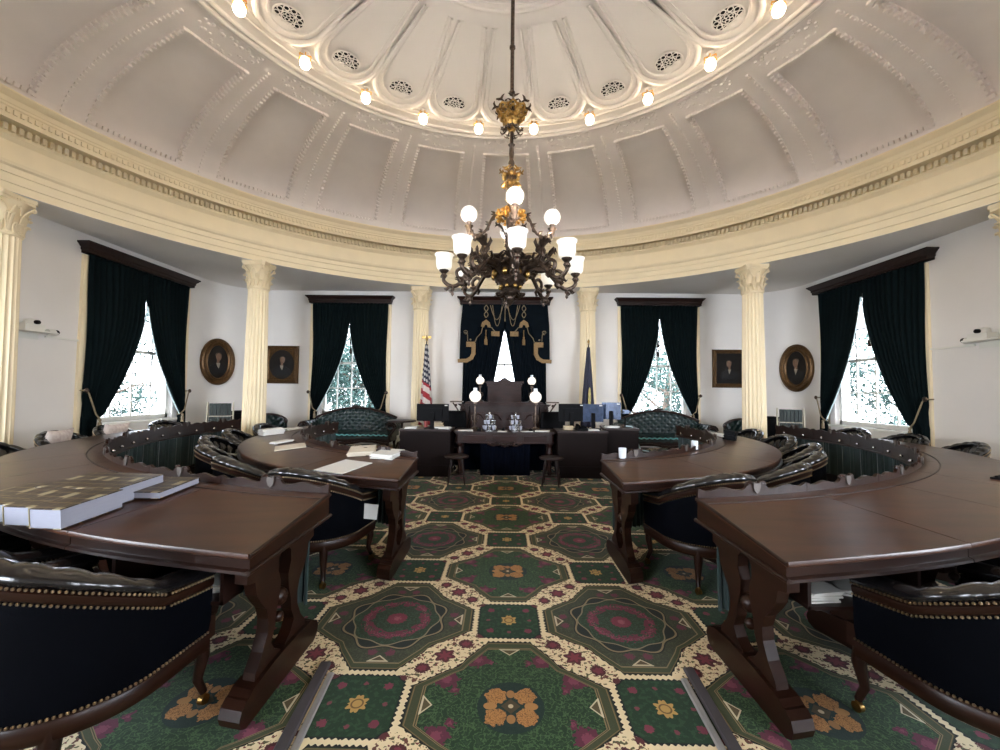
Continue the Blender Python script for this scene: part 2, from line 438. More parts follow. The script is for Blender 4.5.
def wall_run(name, p0, p1, opens):
    """vertical wall from p0 to p1 with openings (s0,s1,z0,z1); thickness goes to the left of p0->p1"""
    p0 = Vector(p0); p1 = Vector(p1); L = (p1-p0).length; t = (p1-p0)/L; nrm = Vector((-t.y, t.x))
    mb = MB()
    def blk(s0, s1, z0, z1):
        if s1-s0 < 1e-4 or z1-z0 < 1e-4: return
        q = [p0+t*s0, p0+t*s1, p0+t*s1+nrm*TH, p0+t*s0+nrm*TH]
        mb.add([(p.x, p.y, z) for z in (z0, z1) for p in q], [(0,3,2,1),(4,5,6,7),(0,1,5,4),(1,2,6,5),(2,3,7,6),(3,0,4,7)])
    s = 0
    for (s0, s1, z0, z1) in sorted(opens):
        blk(s, s0, 0, WZ); blk(s0, s1, 0, z0); blk(s0, s1, z1, WZ); s = s1
    blk(s, L, 0, WZ)
    return struct(name, mb, M['wall'], smooth=False)
WO = .78; WZ0 = .80; WZ1 = 3.62      # half width, sill and head of a window opening
wins_front = [-4.22, .02, 4.22]
yc = FY-CR
# side walls run along y; thickness outside
wall_run('wall_left', (-SX, RY), (-SX, yc), [(8.30-WO*1.15-RY, 8.30+WO*1.15-RY, WZ0, WZ1), (-.4-1.5-RY, -.4+1.5-RY, WZ0, WZ1)])
wr = wall_run('wall_right', (SX, yc), (SX, RY), [(yc-8.42-WO*1.15, yc-8.42+WO*1.15, WZ0, WZ1), (yc+.4-1.5, yc+.4+1.5, WZ0, WZ1)])
wall_run('wall_front', (-SX+CR, FY), (SX-CR, FY), [(c-WO+SX-CR, c+WO+SX-CR, WZ0, WZ1) for c in wins_front])
wall_run('wall_rear', (SX, RY), (-SX, RY), [(SX-c-1.3, SX-c+1.3, WZ0, WZ1) for c in (4.4, -4.4)])
for nm, sg in (('wall_front_left', -1), ('wall_front_right', 1)):
    mb = MB()
    def f(u, v, sg=sg):
        a = u*PI/2; return (sg*(SX-CR+CR*cos(a)), yc+CR*sin(a), v*WZ)
    mb.grid(f, 14, 1)
    mb.grid(lambda u, v, sg=sg: (sg*(SX-CR+(CR+TH)*cos(u*PI/2)), yc+(CR+TH)*sin(u*PI/2), v*WZ), 14, 1)
    struct(nm, mb, M['wall'])
# baseboards
def base_run(name, path):
    mb = MB(); n = len(path)
    for i in range(n-1):
        a = Vector(path[i]); b_ = Vector(path[i+1]); t = (b_-a).normalized(); nn = Vector((t.y, -t.x))
        for (d, z0, z1) in ((.03, 0, .16), (.045, 0, .05), (.04, .16, .185)):
            q = [a, b_, b_+nn*d, a+nn*d]
            mb.add([(p.x, p.y, z) for z in (z0, z1) for p in q], [(0,1,2,3),(7,6,5,4),(0,4,5,1),(1,5,6,2),(2,6,7,3),(3,7,4,0)])
    struct(name, mb, M['white'], smooth=False)
base_run('baseboard_left', [(-SX, RY), (-SX, yc)]); base_run('baseboard_right', [(SX, yc), (SX, RY)])
base_run('baseboard_front', [(-SX+CR-CR*cos(a*PI/16), yc+CR*sin(a*PI/16)) for a in range(9)]+[(SX-CR+CR*sin(a*PI/16), yc+CR*cos(a*PI/16)) for a in range(9)])

# ellipse family around (X0c, CY)
EC = 0.0
def ell(off, a):      # off = inward offset from the architrave face; a measured from +y (forward) clockwise
    return (EC+(7.15-off)*sin(a), CY+(6.80-off)*cos(a))
NS = 160
# soffit of the aisle between ring and walls (flat ceiling behind the columns)
mb = MB()
def soff(u, v):
    a = u*2*PI; x0, y0 = ell(0, a)
    big = 12.0/max(abs(sin(a)), abs(cos(a))*.95)
    return (lerp(x0, sin(a)*11.5, v), lerp(y0, CY+cos(a)*11.5, v), H+2.75)
mb.grid(soff, NS, 1, closeu=True)
mb.grid(lambda u, v: (soff(u, v)[0], soff(u, v)[1], H+2.9), NS, 1, closeu=True)
struct('ceiling', mb, M['wall'])
def ring(name, prof, m, parent=None, n=NS):
    """prof: list of (offset inward, Z above eye)"""
    mb = MB(); k = len(prof)
    mb.grid(lambda u, v: (*ell(prof[round(v*(k-1))][0], u*2*PI), H+prof[round(v*(k-1))][1]), n, k-1, closeu=True)
    return struct(name, mb, m, parent, sharp=25)
tr = ring('trim_1', [(-.25,2.751),(0,2.75),(.0,2.86),(.025,2.865),(.025,2.985),(.05,2.99),(.05,3.075),(.085,3.10),(.10,3.14),(.04,3.15),(.02,3.16),(.02,3.44),(.05,3.47),(.08,3.50),(.08,3.515),(.08,3.64),(.16,3.66),(.18,3.67),(.34,3.665),(.345,3.60),(.355,3.60),(.36,3.745),(.375,3.76),(.375,3.79),(.385,3.80),(.40,3.86),(.44,3.90),(.46,3.93),(.46,3.95),(.30,3.93),(.20,3.90)], M['cream'])
# dentils
def blocks(name, off0, off1, z0, z1, n, frac, m, parent):
    mb = MB()
    for i in range(n):
        a0 = 2*PI*i/n; a1 = a0+2*PI/n*frac
        q = [ell(off0, a0), ell(off0, a1), ell(off1, a1), ell(off1, a0)]
        mb.add([(x, y, H+z) for z in (z0, z1) for x, y in q], [(0,3,2,1),(4,5,6,7),(0,1,5,4),(1,2,6,5),(2,3,7,6),(3,0,4,7)])
    return part(name, mb, m, parent, smooth=False)
blocks('dentil_row', .07, .15, 3.54, 3.63, 520, .52, M['cream'], tr)
blocks('upper_dentil_row', .355, .385, 3.665, 3.73, 560, .55, M['cream'], tr)

# ------------------------------------------------------------------ dome cove with coffers
NR = 22; DA = 2*PI/NR
Rb, Zb, Rt, Zt = 6.44, 3.90, 3.94, 5.06
EX = 1.07
def cove(a, v, dep=0):
    """a angle from forward, v 0..1 base to ring, dep = outward recess"""
    th = v*PI/2
    R = Rt+(Rb-Rt)*cos(th); Z = Zb+(Zt-Zb)*sin(th)
    n = Vector((cos(th)/(Rb-Rt)*1.0, sin(th)/(Zt-Zb))); n.normalize()
    R += dep*n.x; Z += dep*n.y
    return (EC+R*EX*sin(a), CY+R*cos(a), H+Z)
mb = MB()
DEP = .10
us = [-.5, -.42, -.345, -.325, -.2, -.07, .07, .2, .325, .345, .42, .5]
vsv = [0, .05, .115, .13, .2, .3, .4, .5, .6, .7, .8, .86, .875, .93, 1]
for k in range(NR):
    def cf(i, j):
        u = us[i]; v = vsv[j]; ins = (3 <= i <= 8) and (3 <= j <= 11)
        return cove((k+0)*DA+u*DA, v, DEP if ins else 0)
    vs = [cf(i, j) for j in range(len(vsv)) for i in range(len(us))]; n = len(us)
    mb.add(vs, [(j*n+i, j*n+i+1, (j+1)*n+i+1, (j+1)*n+i) for j in range(len(vsv)-1) for i in range(n-1)])
dome = struct('ceiling', mb, M['plaster'], sharp=28)
def bead(mb, a, v, s, dep=0):
    p = Vector(cove(a, v, dep)); dv = (Vector(cove(a, v+.005, dep))-p).normalized(); du = (Vector(cove(a+.002, v, dep))-p).normalized()
    nn = du.cross(dv)
    vs = [tuple(p+nn*(c*s*.8)*SGN+du*i*s*.5+dv*j*s*.5) for c in (-.3, 1.0) for (i, j) in ((-1,-1),(1,-1),(1,1),(-1,1))]
    mb.add(vs, [(0,3,2,1),(4,5,6,7),(0,1,5,4),(1,2,6,5),(2,3,7,6),(3,0,4,7)])
SGN = 1
_p = Vector(cove(0, .5)); _nn = (Vector(cove(.002, .5))-_p).cross(Vector(cove(0, .505))-_p)
if _nn.dot(Vector((0, CY, 0))-_p) < 0: SGN = -1
def vlist(v0, v1, step):
    out = []; v = v0
    while v < v1:
        out.append(v); p = Vector(cove(0, v)); q = Vector(cove(0, v+.01)); v += step/((q-p).length/.01)
    return out
vp = vlist(.118, .868, .085)
for k in range(-6, 7):
    mb = MB(); a = k*DA
    for v in vp:
        bead(mb, a-.337*DA, v, .052, 0); bead(mb, a+.337*DA, v, .052, 0)
        bead(mb, a-.318*DA, v, .03, DEP*.5); bead(mb, a+.318*DA, v, .03, DEP*.5)
    for i in range(17):
        u = -.31+.62*i/16; bead(mb, a+u*DA, .122, .055, 0); bead(mb, a+u*DA, .868, .045, 0)
    part('panel_moulding', mb, M['plaster'], dome, smooth=False)
    mb = MB()
    # acanthus spray above each panel, under the ring
    for i in range(15):
        u = (i-7)/7*.33; hh_ = .030+.060*(1-abs(i-7)/7)
        for q in range(2):
            p = Vector(cove(a+(u+.012*sin(i*2.1))*DA, .965-hh_*q*.9-.01*sin(i*1.7), -.004))
            mb.sphere(tuple(p), .030-.006*q, 6, 4, (1, 1, .55))
    part('acanthus_spray', mb, M['plaster'], dome, sharp=80)
for k in range(-6, 7):
    mb = MB()
    for v in vlist(.02, .93, .075): bead(mb, (k+.5)*DA, v, .036, 0)
    part('rib_beading', mb, M['plaster'], dome, smooth=False)
mb = MB()
for i in range(520): bead(mb, 2*PI*i/520, .012, .045, 0)
part('base_beading', mb, M['plaster'], dome, smooth=False)

# ------------------------------------------------------------------ oculus ring and fluted upper dome
def polar(R, a, Z, ex=EX): return (EC+R*ex*sin(a), CY+R*cos(a), H+Z)
def ring2(name, prof, m, parent=None, n=132, kind=True):
    mb = MB(); k = len(prof)
    mb.grid(lambda u, v: polar(prof[round(v*(k-1))][0], u*2*PI, prof[round(v*(k-1))][1]), n, k-1, closeu=True)
    return struct(name, mb, m, parent, sharp=28) if kind else part(name, mb, m, parent, sharp=28)
def bulge(r0, z0, r, a0, a1, n=5): return [(r0+r*cos(lerp(a0, a1, i/n)), z0+r*sin(lerp(a0, a1, i/n))) for i in range(n+1)]
rp = [(3.95, 5.06)]+bulge(3.88, 5.045, .05, 0, -PI)+[(3.82, 5.05)]+bulge(3.78, 5.045, .035, 0, -PI)+[(3.74, 5.05), (3.70, 5.06), (3.60, 5.05), (3.59, 5.03), (3.57, 5.03), (3.56, 5.05), (3.47, 5.05), (3.46, 5.03), (3.44, 5.03), (3.43, 5.05), (2.95, 5.06)]
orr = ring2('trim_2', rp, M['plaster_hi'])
# upper cone
def upz(R): return 4.97+.30*(1-(R/3.3)**2)
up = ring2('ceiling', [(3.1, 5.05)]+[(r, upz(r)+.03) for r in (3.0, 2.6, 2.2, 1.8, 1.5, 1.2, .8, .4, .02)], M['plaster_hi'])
def flute_outline(k, wid, rc, rin, n=10):
    """closed tongue outline in (R, a): a half round outer end and straight sides to the rosette"""
    pts = []
    a = k*DA
    hw = wid
    for i in range(n+1):
        t = -PI/2+PI*i/n
        pts.append((rc+hw*cos(t), hw*sin(t)))
    pts = pts+[(rin, hw*rin/rc*.82), ]
    pts = [(rin, -hw*rin/rc*.82)]+pts
    return pts
def fl_pt(k, R, s, Z): 
    a = k*DA; return (EC+(R*sin(a)+s*cos(a))*EX, CY+R*cos(a)-s*sin(a), H+Z)
for k in range(NR):
    if abs(((k+11) % 22)-11) > 7: continue
    mb = MB(); o1 = flute_outline(k, .41, 2.96, 1.62)
    dense = []
    for i in range(len(o1)-1):
        (r0, s0), (r1, s1) = o1[i], o1[i+1]; m_ = 6 if abs(r1-r0) > .5 else 1
        for j in range(m_): t = j/m_; dense.append((lerp(r0, r1, t), lerp(s0, s1, t)))
    dense.append(o1[-1])
    P = [fl_pt(k, r, s, upz(min(3.3, math.hypot(r, s)))-.012) for r, s in dense]
    rr = [.015+.024*smooth01((r-2.2)/.7) for r, s in dense]
    mb.tube(P, rr, 8)
    P = [fl_pt(k, lerp(2.5, r, .84) if r > 2.5 else r, s*.76, upz(min(3.2, r))-.004) for r, s in dense]
    mb.tube(P, [x*.45 for x in rr], 6)
    # raised tongue surface
    n = len(dense)
    vs = [fl_pt(k, r, s, upz(min(3.3, math.hypot(r, s)))+.005) for r, s in dense]
    mb.add(vs, [tuple(range(n))])
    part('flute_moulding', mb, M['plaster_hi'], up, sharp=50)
    # vent rosette: black backing with white scroll fretwork
    vt = thing('ceiling_vent', 'x', 'vent', fl_pt(k, 3.02, 0, upz(2.98)-.02), 0, 'round scrollwork vents in the fluted upper dome')
    kk = ((k+11) % 22)-11
    side = 'left' if kk < 0 else 'right'; ordn = ['', 'first', 'second', 'third', 'fourth', 'fifth', 'sixth', 'seventh'][abs(kk)]
    vt['label'] = 'round white scrollwork ceiling vent directly behind the chandelier rod' if kk == 0 else f'round white scrollwork ceiling vent, {ordn} to the {side} of the chandelier rod'
    mb = MB(); mb.lathe([(.001, .006), (.155, .006), (.155, 0), (.001, 0)], 20); part('vent_backing', mb, M['black'], vt)
    mb = MB()
    mb.tube([(.158*cos(t), .158*sin(t), -.004) for t in [2*PI*i/20 for i in range(20)]], .010, 5, closed=True)
    mb.tube([(.075*cos(t), .075*sin(t), -.004) for t in [2*PI*i/14 for i in range(14)]], .007, 4, closed=True)
    for i in range(10):
        t = 2*PI*i/10
        mb.tube([(.115*cos(t)+.030*cos(q), .115*sin(t)+.030*sin(q), -.004) for q in [2*PI*j/8 for j in range(8)]], .007, 4, closed=True)
    for i in range(5):
        t = 2*PI*i/5
        mb.tube([(.038*cos(t)+.022*cos(q), .038*sin(t)+.022*sin(q), -.004) for q in [2*PI*j/7 for j in range(7)]], .006, 4, closed=True)
    part('vent_grille', mb, M['plaster_hi'], vt, sharp=60); vt.scale = (1.22, 1.22, 1)
# rosette rings
ring2('rosette_ring', [(1.42, upz(1.4)+.02)]+bulge(1.38, upz(1.38), .035, 0, -PI, 4)+bulge(1.28, upz(1.28)+.005, .02, 0, -PI, 4)+bulge(1.2, upz(1.2)+.002, .03, 0, -PI, 4)+bulge(1.02, upz(1.02)+.005, .03, 0, -PI, 4)+[(.9, upz(.9)+.02)], M['plaster_hi'], up, kind=False)

# cove lamps between the flutes
def cove_lamp(label):
    t = thing('ceiling_lamp', label, 'lamp', group='globe lamps around the ceiling ring')
    mb = MB(); mb.lathe([(.06, .17), (.06, .15), (.035, .13), (.03, .10), (.055, .085), (.055, .07), (.001, .07)], 12); part('lamp_holder', mb, M['plaster_hi'], t)
    mb = MB()
    for i in range(6):
        a = 2*PI*i/6; mb.tube([(.03*cos(a), .03*sin(a), .12), (.085*cos(a), .085*sin(a), .105), (.092*cos(a), .092*sin(a), .075), (.075*cos(a), .075*sin(a), .065)], [.008, .010, .008, .004], 5)
    part('leaf_gallery', mb, M['gold'], t)
    mb = MB(); mb.sphere((0, 0, 0), .074, 12, 8, (1, 1, 1.1)); part('lamp_bulb', mb, M['bulb'], t)
    return t
for k in range(NR):
    kk = k-11+.5; a = kk*DA
    side = 'left' if kk < 0 else 'right'; idx = int(abs(kk)+.5)
    ordn = ['', 'first', 'second', 'third', 'fourth', 'fifth', 'sixth', 'seventh', 'eighth', 'ninth', 'tenth', 'eleventh'][idx]
    place(PR, 'cl', cove_lamp, f'glowing globe ceiling lamp, {ordn} to the {side} of the chandelier rod', polar(3.30, a, 4.80, EX), 0)

# ------------------------------------------------------------------ columns
def column(label):
    t = thing('fluted_column', label, 'column', group='cream fluted columns with leafy capitals')
    mb = MB(); nf = 20
    def mod(a, z): 
        q = abs(sin(a*nf/2)); return 1-.11*min(1, q*1.5)
    prof = [(.225, .30), (.225, .9), (.222, 1.5), (.213, 2.3), (.203, 3.0), (.195, 3.60)]
    mb.lathe([(.225, .28)]+prof+[(.195, 3.62)], nf*6, mod=mod); part('shaft', mb, M['cream_col'], t, sharp=50)
    mb = MB(); mb.box(-.31, .31, -.29, .29, 0, .08)
    mb.lathe([(.29, .08), (.31, .11), (.29, .145), (.25, .155), (.25, .185), (.27, .21), (.25, .235), (.235, .25), (.235, .28)], 32); part('base', mb, M['cream_col'], t)
    mb = MB()
    mb.lathe([(.20, 3.60), (.215, 3.615), (.215, 3.635), (.195, 3.645), (.19, 3.7), (.19, 3.9), (.205, 4.0), (.26, 4.09), (.27, 4.10)], 24)
    # abacus with concave sides
    out = []
    for s_ in range(4):
        a = PI/4+s_*PI/2
        out.append((.33*cos(a-.10), .33*sin(a-.10))); out.append((.33*cos(a+.10), .33*sin(a+.10)))
        b_ = a+PI/4; out.append((.235*cos(b_-.25), .235*sin(b_-.25))); out.append((.225*cos(b_), .225*sin(b_))); out.append((.235*cos(b_+.25), .235*sin(b_+.25)))
    mb.prism(out, lambda p, q, d: (p, q, d), 4.14, 4.20); mb.prism([(p*.94, q*.94) for p, q in out], lambda p, q, d: (p, q, d), 4.10, 4.14)
    part('capital', mb, M['cream_col'], t)
    mb = MB()
    def leaf(a, z0, h, w, curl, r0):
        for sgn in (-1, 0, 1):
            pts = []; rad = []
            for i in range(7):
                v = i/6; z = z0+h*min(1, v*1.15) - (h*.14*max(0, v-.75)*4); r = r0+.012+curl*v**3
                aa = a+sgn*w*.55*sin(v*PI*.75); pts.append((r*cos(aa), r*sin(aa), z)); rad.append(.026*(1.1-v*.55))
            mb.tube(pts, rad, 5, flat=.6)
    for i in range(8): leaf(2*PI*i/8, 3.64, .16, .26, .07, .19)
    for i in range(8): leaf(2*PI*(i+.5)/8, 3.66, .28, .24, .09, .19)
    for i in range(4):
        a = PI/4+PI/2*i
        for sg in (-1, 1):
            pts = []
            for j in range(8):
                v = j/7; r = .20+.10*v**1.5; pts.append((r*cos(a+sg*.45*(1-v)), r*sin(a+sg*.45*(1-v)), 3.88+.20*v))
            c0 = Vector((.285*cos(a), .285*sin(a), 4.045))
            for j in range(9):
                q = PI/2-j*.65; rr_ = .038*(1-j/11); pts.append(tuple(c0+Vector((cos(a)*cos(q)*rr_, sin(a)*cos(q)*rr_, sin(q)*rr_))))
            mb.tube(pts, .013, 5)
        b_ = PI/2*i
        for j in range(5):
            q = 2*PI*j/5; mb.sphere((.235*cos(b_)+.022*cos(q)*-sin(b_), .235*sin(b_)+.022*cos(q)*cos(b_), 4.13+.022*sin(q)), .016, 6, 4)
        for sg in (-1, 1):
            mb.tube([(.205*cos(b_+sg*.3), .205*sin(b_+sg*.3), 3.92), (.22*cos(b_+sg*.22), .22*sin(b_+sg*.22), 4.0), (.235*cos(b_+sg*.1), .235*sin(b_+sg*.1), 4.05), (.24*cos(b_), .24*sin(b_), 4.02)], .012, 5)
    part('acanthus_leaves', mb, M['cream_col'], t, sharp=60)
    return t
for (x, y, lb) in ((-2.22, 10.80, 'cream fluted column with leafy capital behind the striped flag'), (2.22, 10.80, 'cream fluted column with leafy capital behind the dark blue flag'),
                   (-5.35, 8.74, 'cream fluted column with leafy capital left of the left rectangular portrait'), (5.33, 8.74, 'cream fluted column with leafy capital between the two right portraits'),
                   (-7.20, 5.68, 'cream fluted column with leafy capital at the far left edge'), (7.20, 5.62, 'cream fluted column with leafy capital at the far right edge')):
    place(PR, 'col', column, lb, (x, y, 0), 0)

# ------------------------------------------------------------------ windows, drapes
def window(n, loc, rz, hw, casing=True):
    w = bpy.data.objects.new('window_%d' % n, None); C.objects.link(w); w.location = loc; w.rotation_euler = (0, 0, rz); w['kind'] = 'structure'
    mb = MB(); fy0, fy1 = .10, .16
    for s in (-1, 1): mb.box(min(s*hw, s*(hw-.07)), max(s*hw, s*(hw-.07)), fy0, fy1+.04, WZ0, WZ1)
    mb.box(-hw, hw, fy0, fy1+.04, WZ0, WZ0+.09); mb.box(-hw, hw, fy0, fy1+.04, WZ1-.07, WZ1)
    zm = (WZ0+WZ1)/2; mb.box(-hw, hw, fy0+.02, fy1+.02, zm-.03, zm+.03)
    for i in range(1, 4): x = -hw+2*hw*i/4; mb.box(x-.014, x+.014, fy0+.02, fy1, WZ0, WZ1)
    for z in (WZ0+.09+.62, zm+.62+.05): mb.box(-hw, hw, fy0+.021, fy1-.001, z-.014, z+.014)
    part('window_frame', mb, M['white'], w, smooth=False)
    mb = MB(); mb.box(-hw+.05, hw-.05, fy0+.045, fy0+.050, WZ0+.06, WZ1-.05); part('pane', mb, M['glass'], w, smooth=False)
    mb = MB(); mb.box(-hw-.10, hw+.10, -.09, .10, WZ0-.05, WZ0); part('window_sill', mb, M['white'], w, smooth=False)
    if casing:
        mb = MB()
        for s in (-1, 1):
            for (a, b_, d) in ((.0, .16, .03), (.13, .19, .05), (.0, .03, .045)):
                x0, x1 = sorted((s*(hw+.02+a+.12), s*(hw+.02+b_+.12))); mb.box(x0, x1, -d, .0, 0.18, WZ1+.2)
        part('window_casing', mb, M['cream'], w, smooth=False)
def cornice(label, loc, rz, hw, fancy=False):
    t = thing('curtain_cornice', label, 'cornice', loc, rz, 'dark wooden cornices above the drapes')
    prof = [(0, 0), (.14, 0), (.14, .05), (.155, .06), (.155, .10), (.175, .125), (.205, .16), (.22, .17), (.22, .195), (0, .195)]
    mb = MB()
    n = len(prof); vs = []
    for (d, z) in prof: vs.append((-hw-d+.14, -d, z)); 
    for (d, z) in prof: vs.append((hw+d-.14, -d, z))
    fs = [(i, i+1, n+i+1, n+i) for i in range(n-1)]
    mb.add(vs, fs)
    for sg, k in ((-1, 0), (1, n)):
        vs = [(sg*(hw+d-.14), -d, z) for d, z in prof]+[(sg*(hw+d-.14), 0, z) for d, z in prof]
        mb.add(vs, [(i, i+1, n+i+1, n+i) for i in range(n-1)])
    mb.add([(-hw, 0, 0), (hw, 0, 0), (hw, -.14, 0), (-hw, -.14, 0)], [(0, 1, 2, 3)])
    part('cornice_board', mb, M['wood_dark'] if not fancy else M['wood_med'], t, smooth=False)
    if fancy:
        mb = MB()
        out = [(-.34, 0), (-.22, .03), (-.14, .09), (-.08, .15), (0, .19), (.08, .15), (.14, .09), (.22, .03), (.34, 0)]
        mb.prism(out, lambda a, b_, d: (a, d, b_+.19), -.22, -.05)
        for sg in (-1, 1):
            pts = [(sg*(.06+.05*cos(q)*(1-q/9)), -.24, .27+.05*sin(q)*(1-q/9)) for q in [j*.6 for j in range(9)]]; mb.tube(pts, .018, 5)
            mb.tube([(sg*.05, -.24, .2), (sg*.10, -.25, .12), (sg*.07, -.24, .02)], .025, 5)
        mb.sphere((0, -.24, .28), .05, 8, 6); mb.sphere((0, -.25, .12), .06, 8, 6, (1, .5, 1.4))
        part('carved_crest', mb, M['wood_dark'], t, sharp=60)
def drape(side, label, loc, rz, hw, apex, tie, inx, m, gap0=0.0, cord=True, ex=1.8, group='dark green drapes at the windows'):
    """side -1 left / +1 right. apex: height where the pair parts, tie: height of the tie-back, inx: inner edge at the tie"""
    t = thing('drape', label, 'curtain', loc, rz, group)
    zt, zb = 3.85, .06
    def inner(z):
        if z > apex: return gap0-.004
        if z > tie: return gap0-.004+(inx-gap0+.004)*((apex-z)/(apex-tie))**ex
        return lerp(inx, inx+.03, (tie-z)/tie)
    def outer(z):
        if z > tie: return hw-.06*sin(PI*max(0, min(1, (zt-z)/(zt-tie))))**2*.6-.02*(z < tie+.3)
        return hw-.01
    zs = sorted(set([zt, zb, apex, tie]+[zt+(zb-zt)*i/34 for i in range(35)]), reverse=True)
    NU = 64; vs = []
    for z in zs:
        for i in range(NU+1):
            u = i/NU; xi, xo = inner(z), outer(z); w = xo-xi
            x = xi+w*u
            amp = .022+.012*(1-min(1, w/hw)); ph = u*2*PI*11+.6*sin(z*1.7+u*5)
            y = -.085-amp*sin(ph)-.02*sin(u*9+z)
            if z > tie: y -= .06*(1-u)*smooth01((apex+.3-z)/1.2)
            vs.append((side*x, y, z))
    mb = MB(); mb.add(vs, [(j*(NU+1)+i, j*(NU+1)+i+1, (j+1)*(NU+1)+i+1, (j+1)*(NU+1)+i) for j in range(len(zs)-1) for i in range(NU)])
    c = part('drape_cloth', mb, m, t, sharp=80)
    so = c.modifiers.new('thick', 'SOLIDIFY'); so.thickness = .008
    mb = MB(); zz = [apex-(apex-tie)*i/18 for i in range(2, 19)]
    mb.tube([(side*(inner(z)-.004), -.12-.03*smooth01((apex+.3-z)/1.2), z) for z in zz], .011, 5, flat=1.0); part('pale_edging', mb, M['lining'], t)
    if cord:
        mb = MB(); zk = tie+.52
        mb.tube([(side*(hw+.02), -.02, zk), (side*(hw+.02), -.16, zk), (side*(hw-.02), -.17, zk-.05), (side*(inx+.09), -.19, tie+.10), (side*(inx+.0), -.17, tie+.01), (side*(inx-.01), -.10, tie-.01)], .014, 6)
        part('tieback_cord', mb, M['rope'], t)
        mb = MB(); mb.sphere((side*(hw+.02), -.165, zk), .045, 10, 6, (1, .5, 1)); mb.tube([(side*(hw+.02), -.01, zk), (side*(hw+.02), -.16, zk)], .012, 6); part('tieback_knob', mb, M['bronze'], t)
        mb = MB(); cx = side*(inx+.02)
        mb.lathe([(.001, 0), (.022, -.02), (.022, -.05), (.014, -.06), (.030, -.09), (.034, -.20), (.001, -.20)], 10, (cx, -.20, tie+.02)); part('tassel', mb, M['rope'], t)
    return t
LW = 8.30
specs = [(1, (-SX, LW, 0), PI/2, WO*1.15, 1.16, 1.24, 'left-hand side-wall window', 3.42), (2, (-4.22, FY, 0), 0, WO, 1.04, 1.12, 'window behind the left sofa', 3.47),
         (3, (.02, FY, 0), 0, WO, 1.16, 1.22, 'centre window', 3.40), (4, (4.22, FY, 0), 0, WO, 1.04, 1.12, 'window behind the right sofa', 3.66), (5, (SX, 8.42, 0), -PI/2, WO*1.15, 1.22, 1.33, 'right-hand side-wall window', 3.82)]
for (n, loc, rz, hw, dw, cw, nm, ap) in specs:
    window(n, loc, rz, hw, casing=(n != 3))
    if n == 3:
        cornice('long brown cornice with a carved crest above the fringed blue drapes', (loc[0], loc[1], 3.84), rz, cw, True)
        for s, sd in ((-1, 'left'), (1, 'right')):
            drape(s, f'dark blue drape, {sd} half of the fringed pair at the centre window', loc, rz, dw, 3.20, .3, .55, M['curtain_navy'], .0, cord=False, ex=.95)
    else:
        cornice(f'dark wooden cornice above the {nm}', (loc[0], loc[1], 3.84), rz, cw)
        for s, sd in ((-1, 'left'), (1, 'right')):
            drape(s, f'dark green drape, {sd} half of the pair at the {nm}', loc, rz, dw, ap, .88, .85*dw/1.06, M['curtain'])
        # cord pull with tassels hanging in the parting
        t = thing('blind_pull', f'tasselled cord pull hanging in the parting of the drapes, {nm}', 'cord', (loc[0], loc[1], 0), rz, 'blind pulls in the windows')
        mb = MB(); mb.tube([(0, .02, 3.75), (0, .02, 2.4)], .006, 5)
        part('cord', mb, M['rope'], t); mb = MB()
        for z in (2.85, 2.6): mb.lathe([(.001, .07), (.018, .05), (.014, .02), (.032, -.02), (.036, -.14), (.001, -.14)], 8, (0, .02, z))
        part('tassel', mb, M['wood_dark'], t)
window(6, (-SX, -.4, 0), PI/2, 1.5); window(7, (SX, -.4, 0), -PI/2, 1.5); window(8, (4.4, RY, 0), PI, 1.3); window(9, (-4.4, RY, 0), PI, 1.3)  # rear windows out of view, added wide and undraped for fill daylight

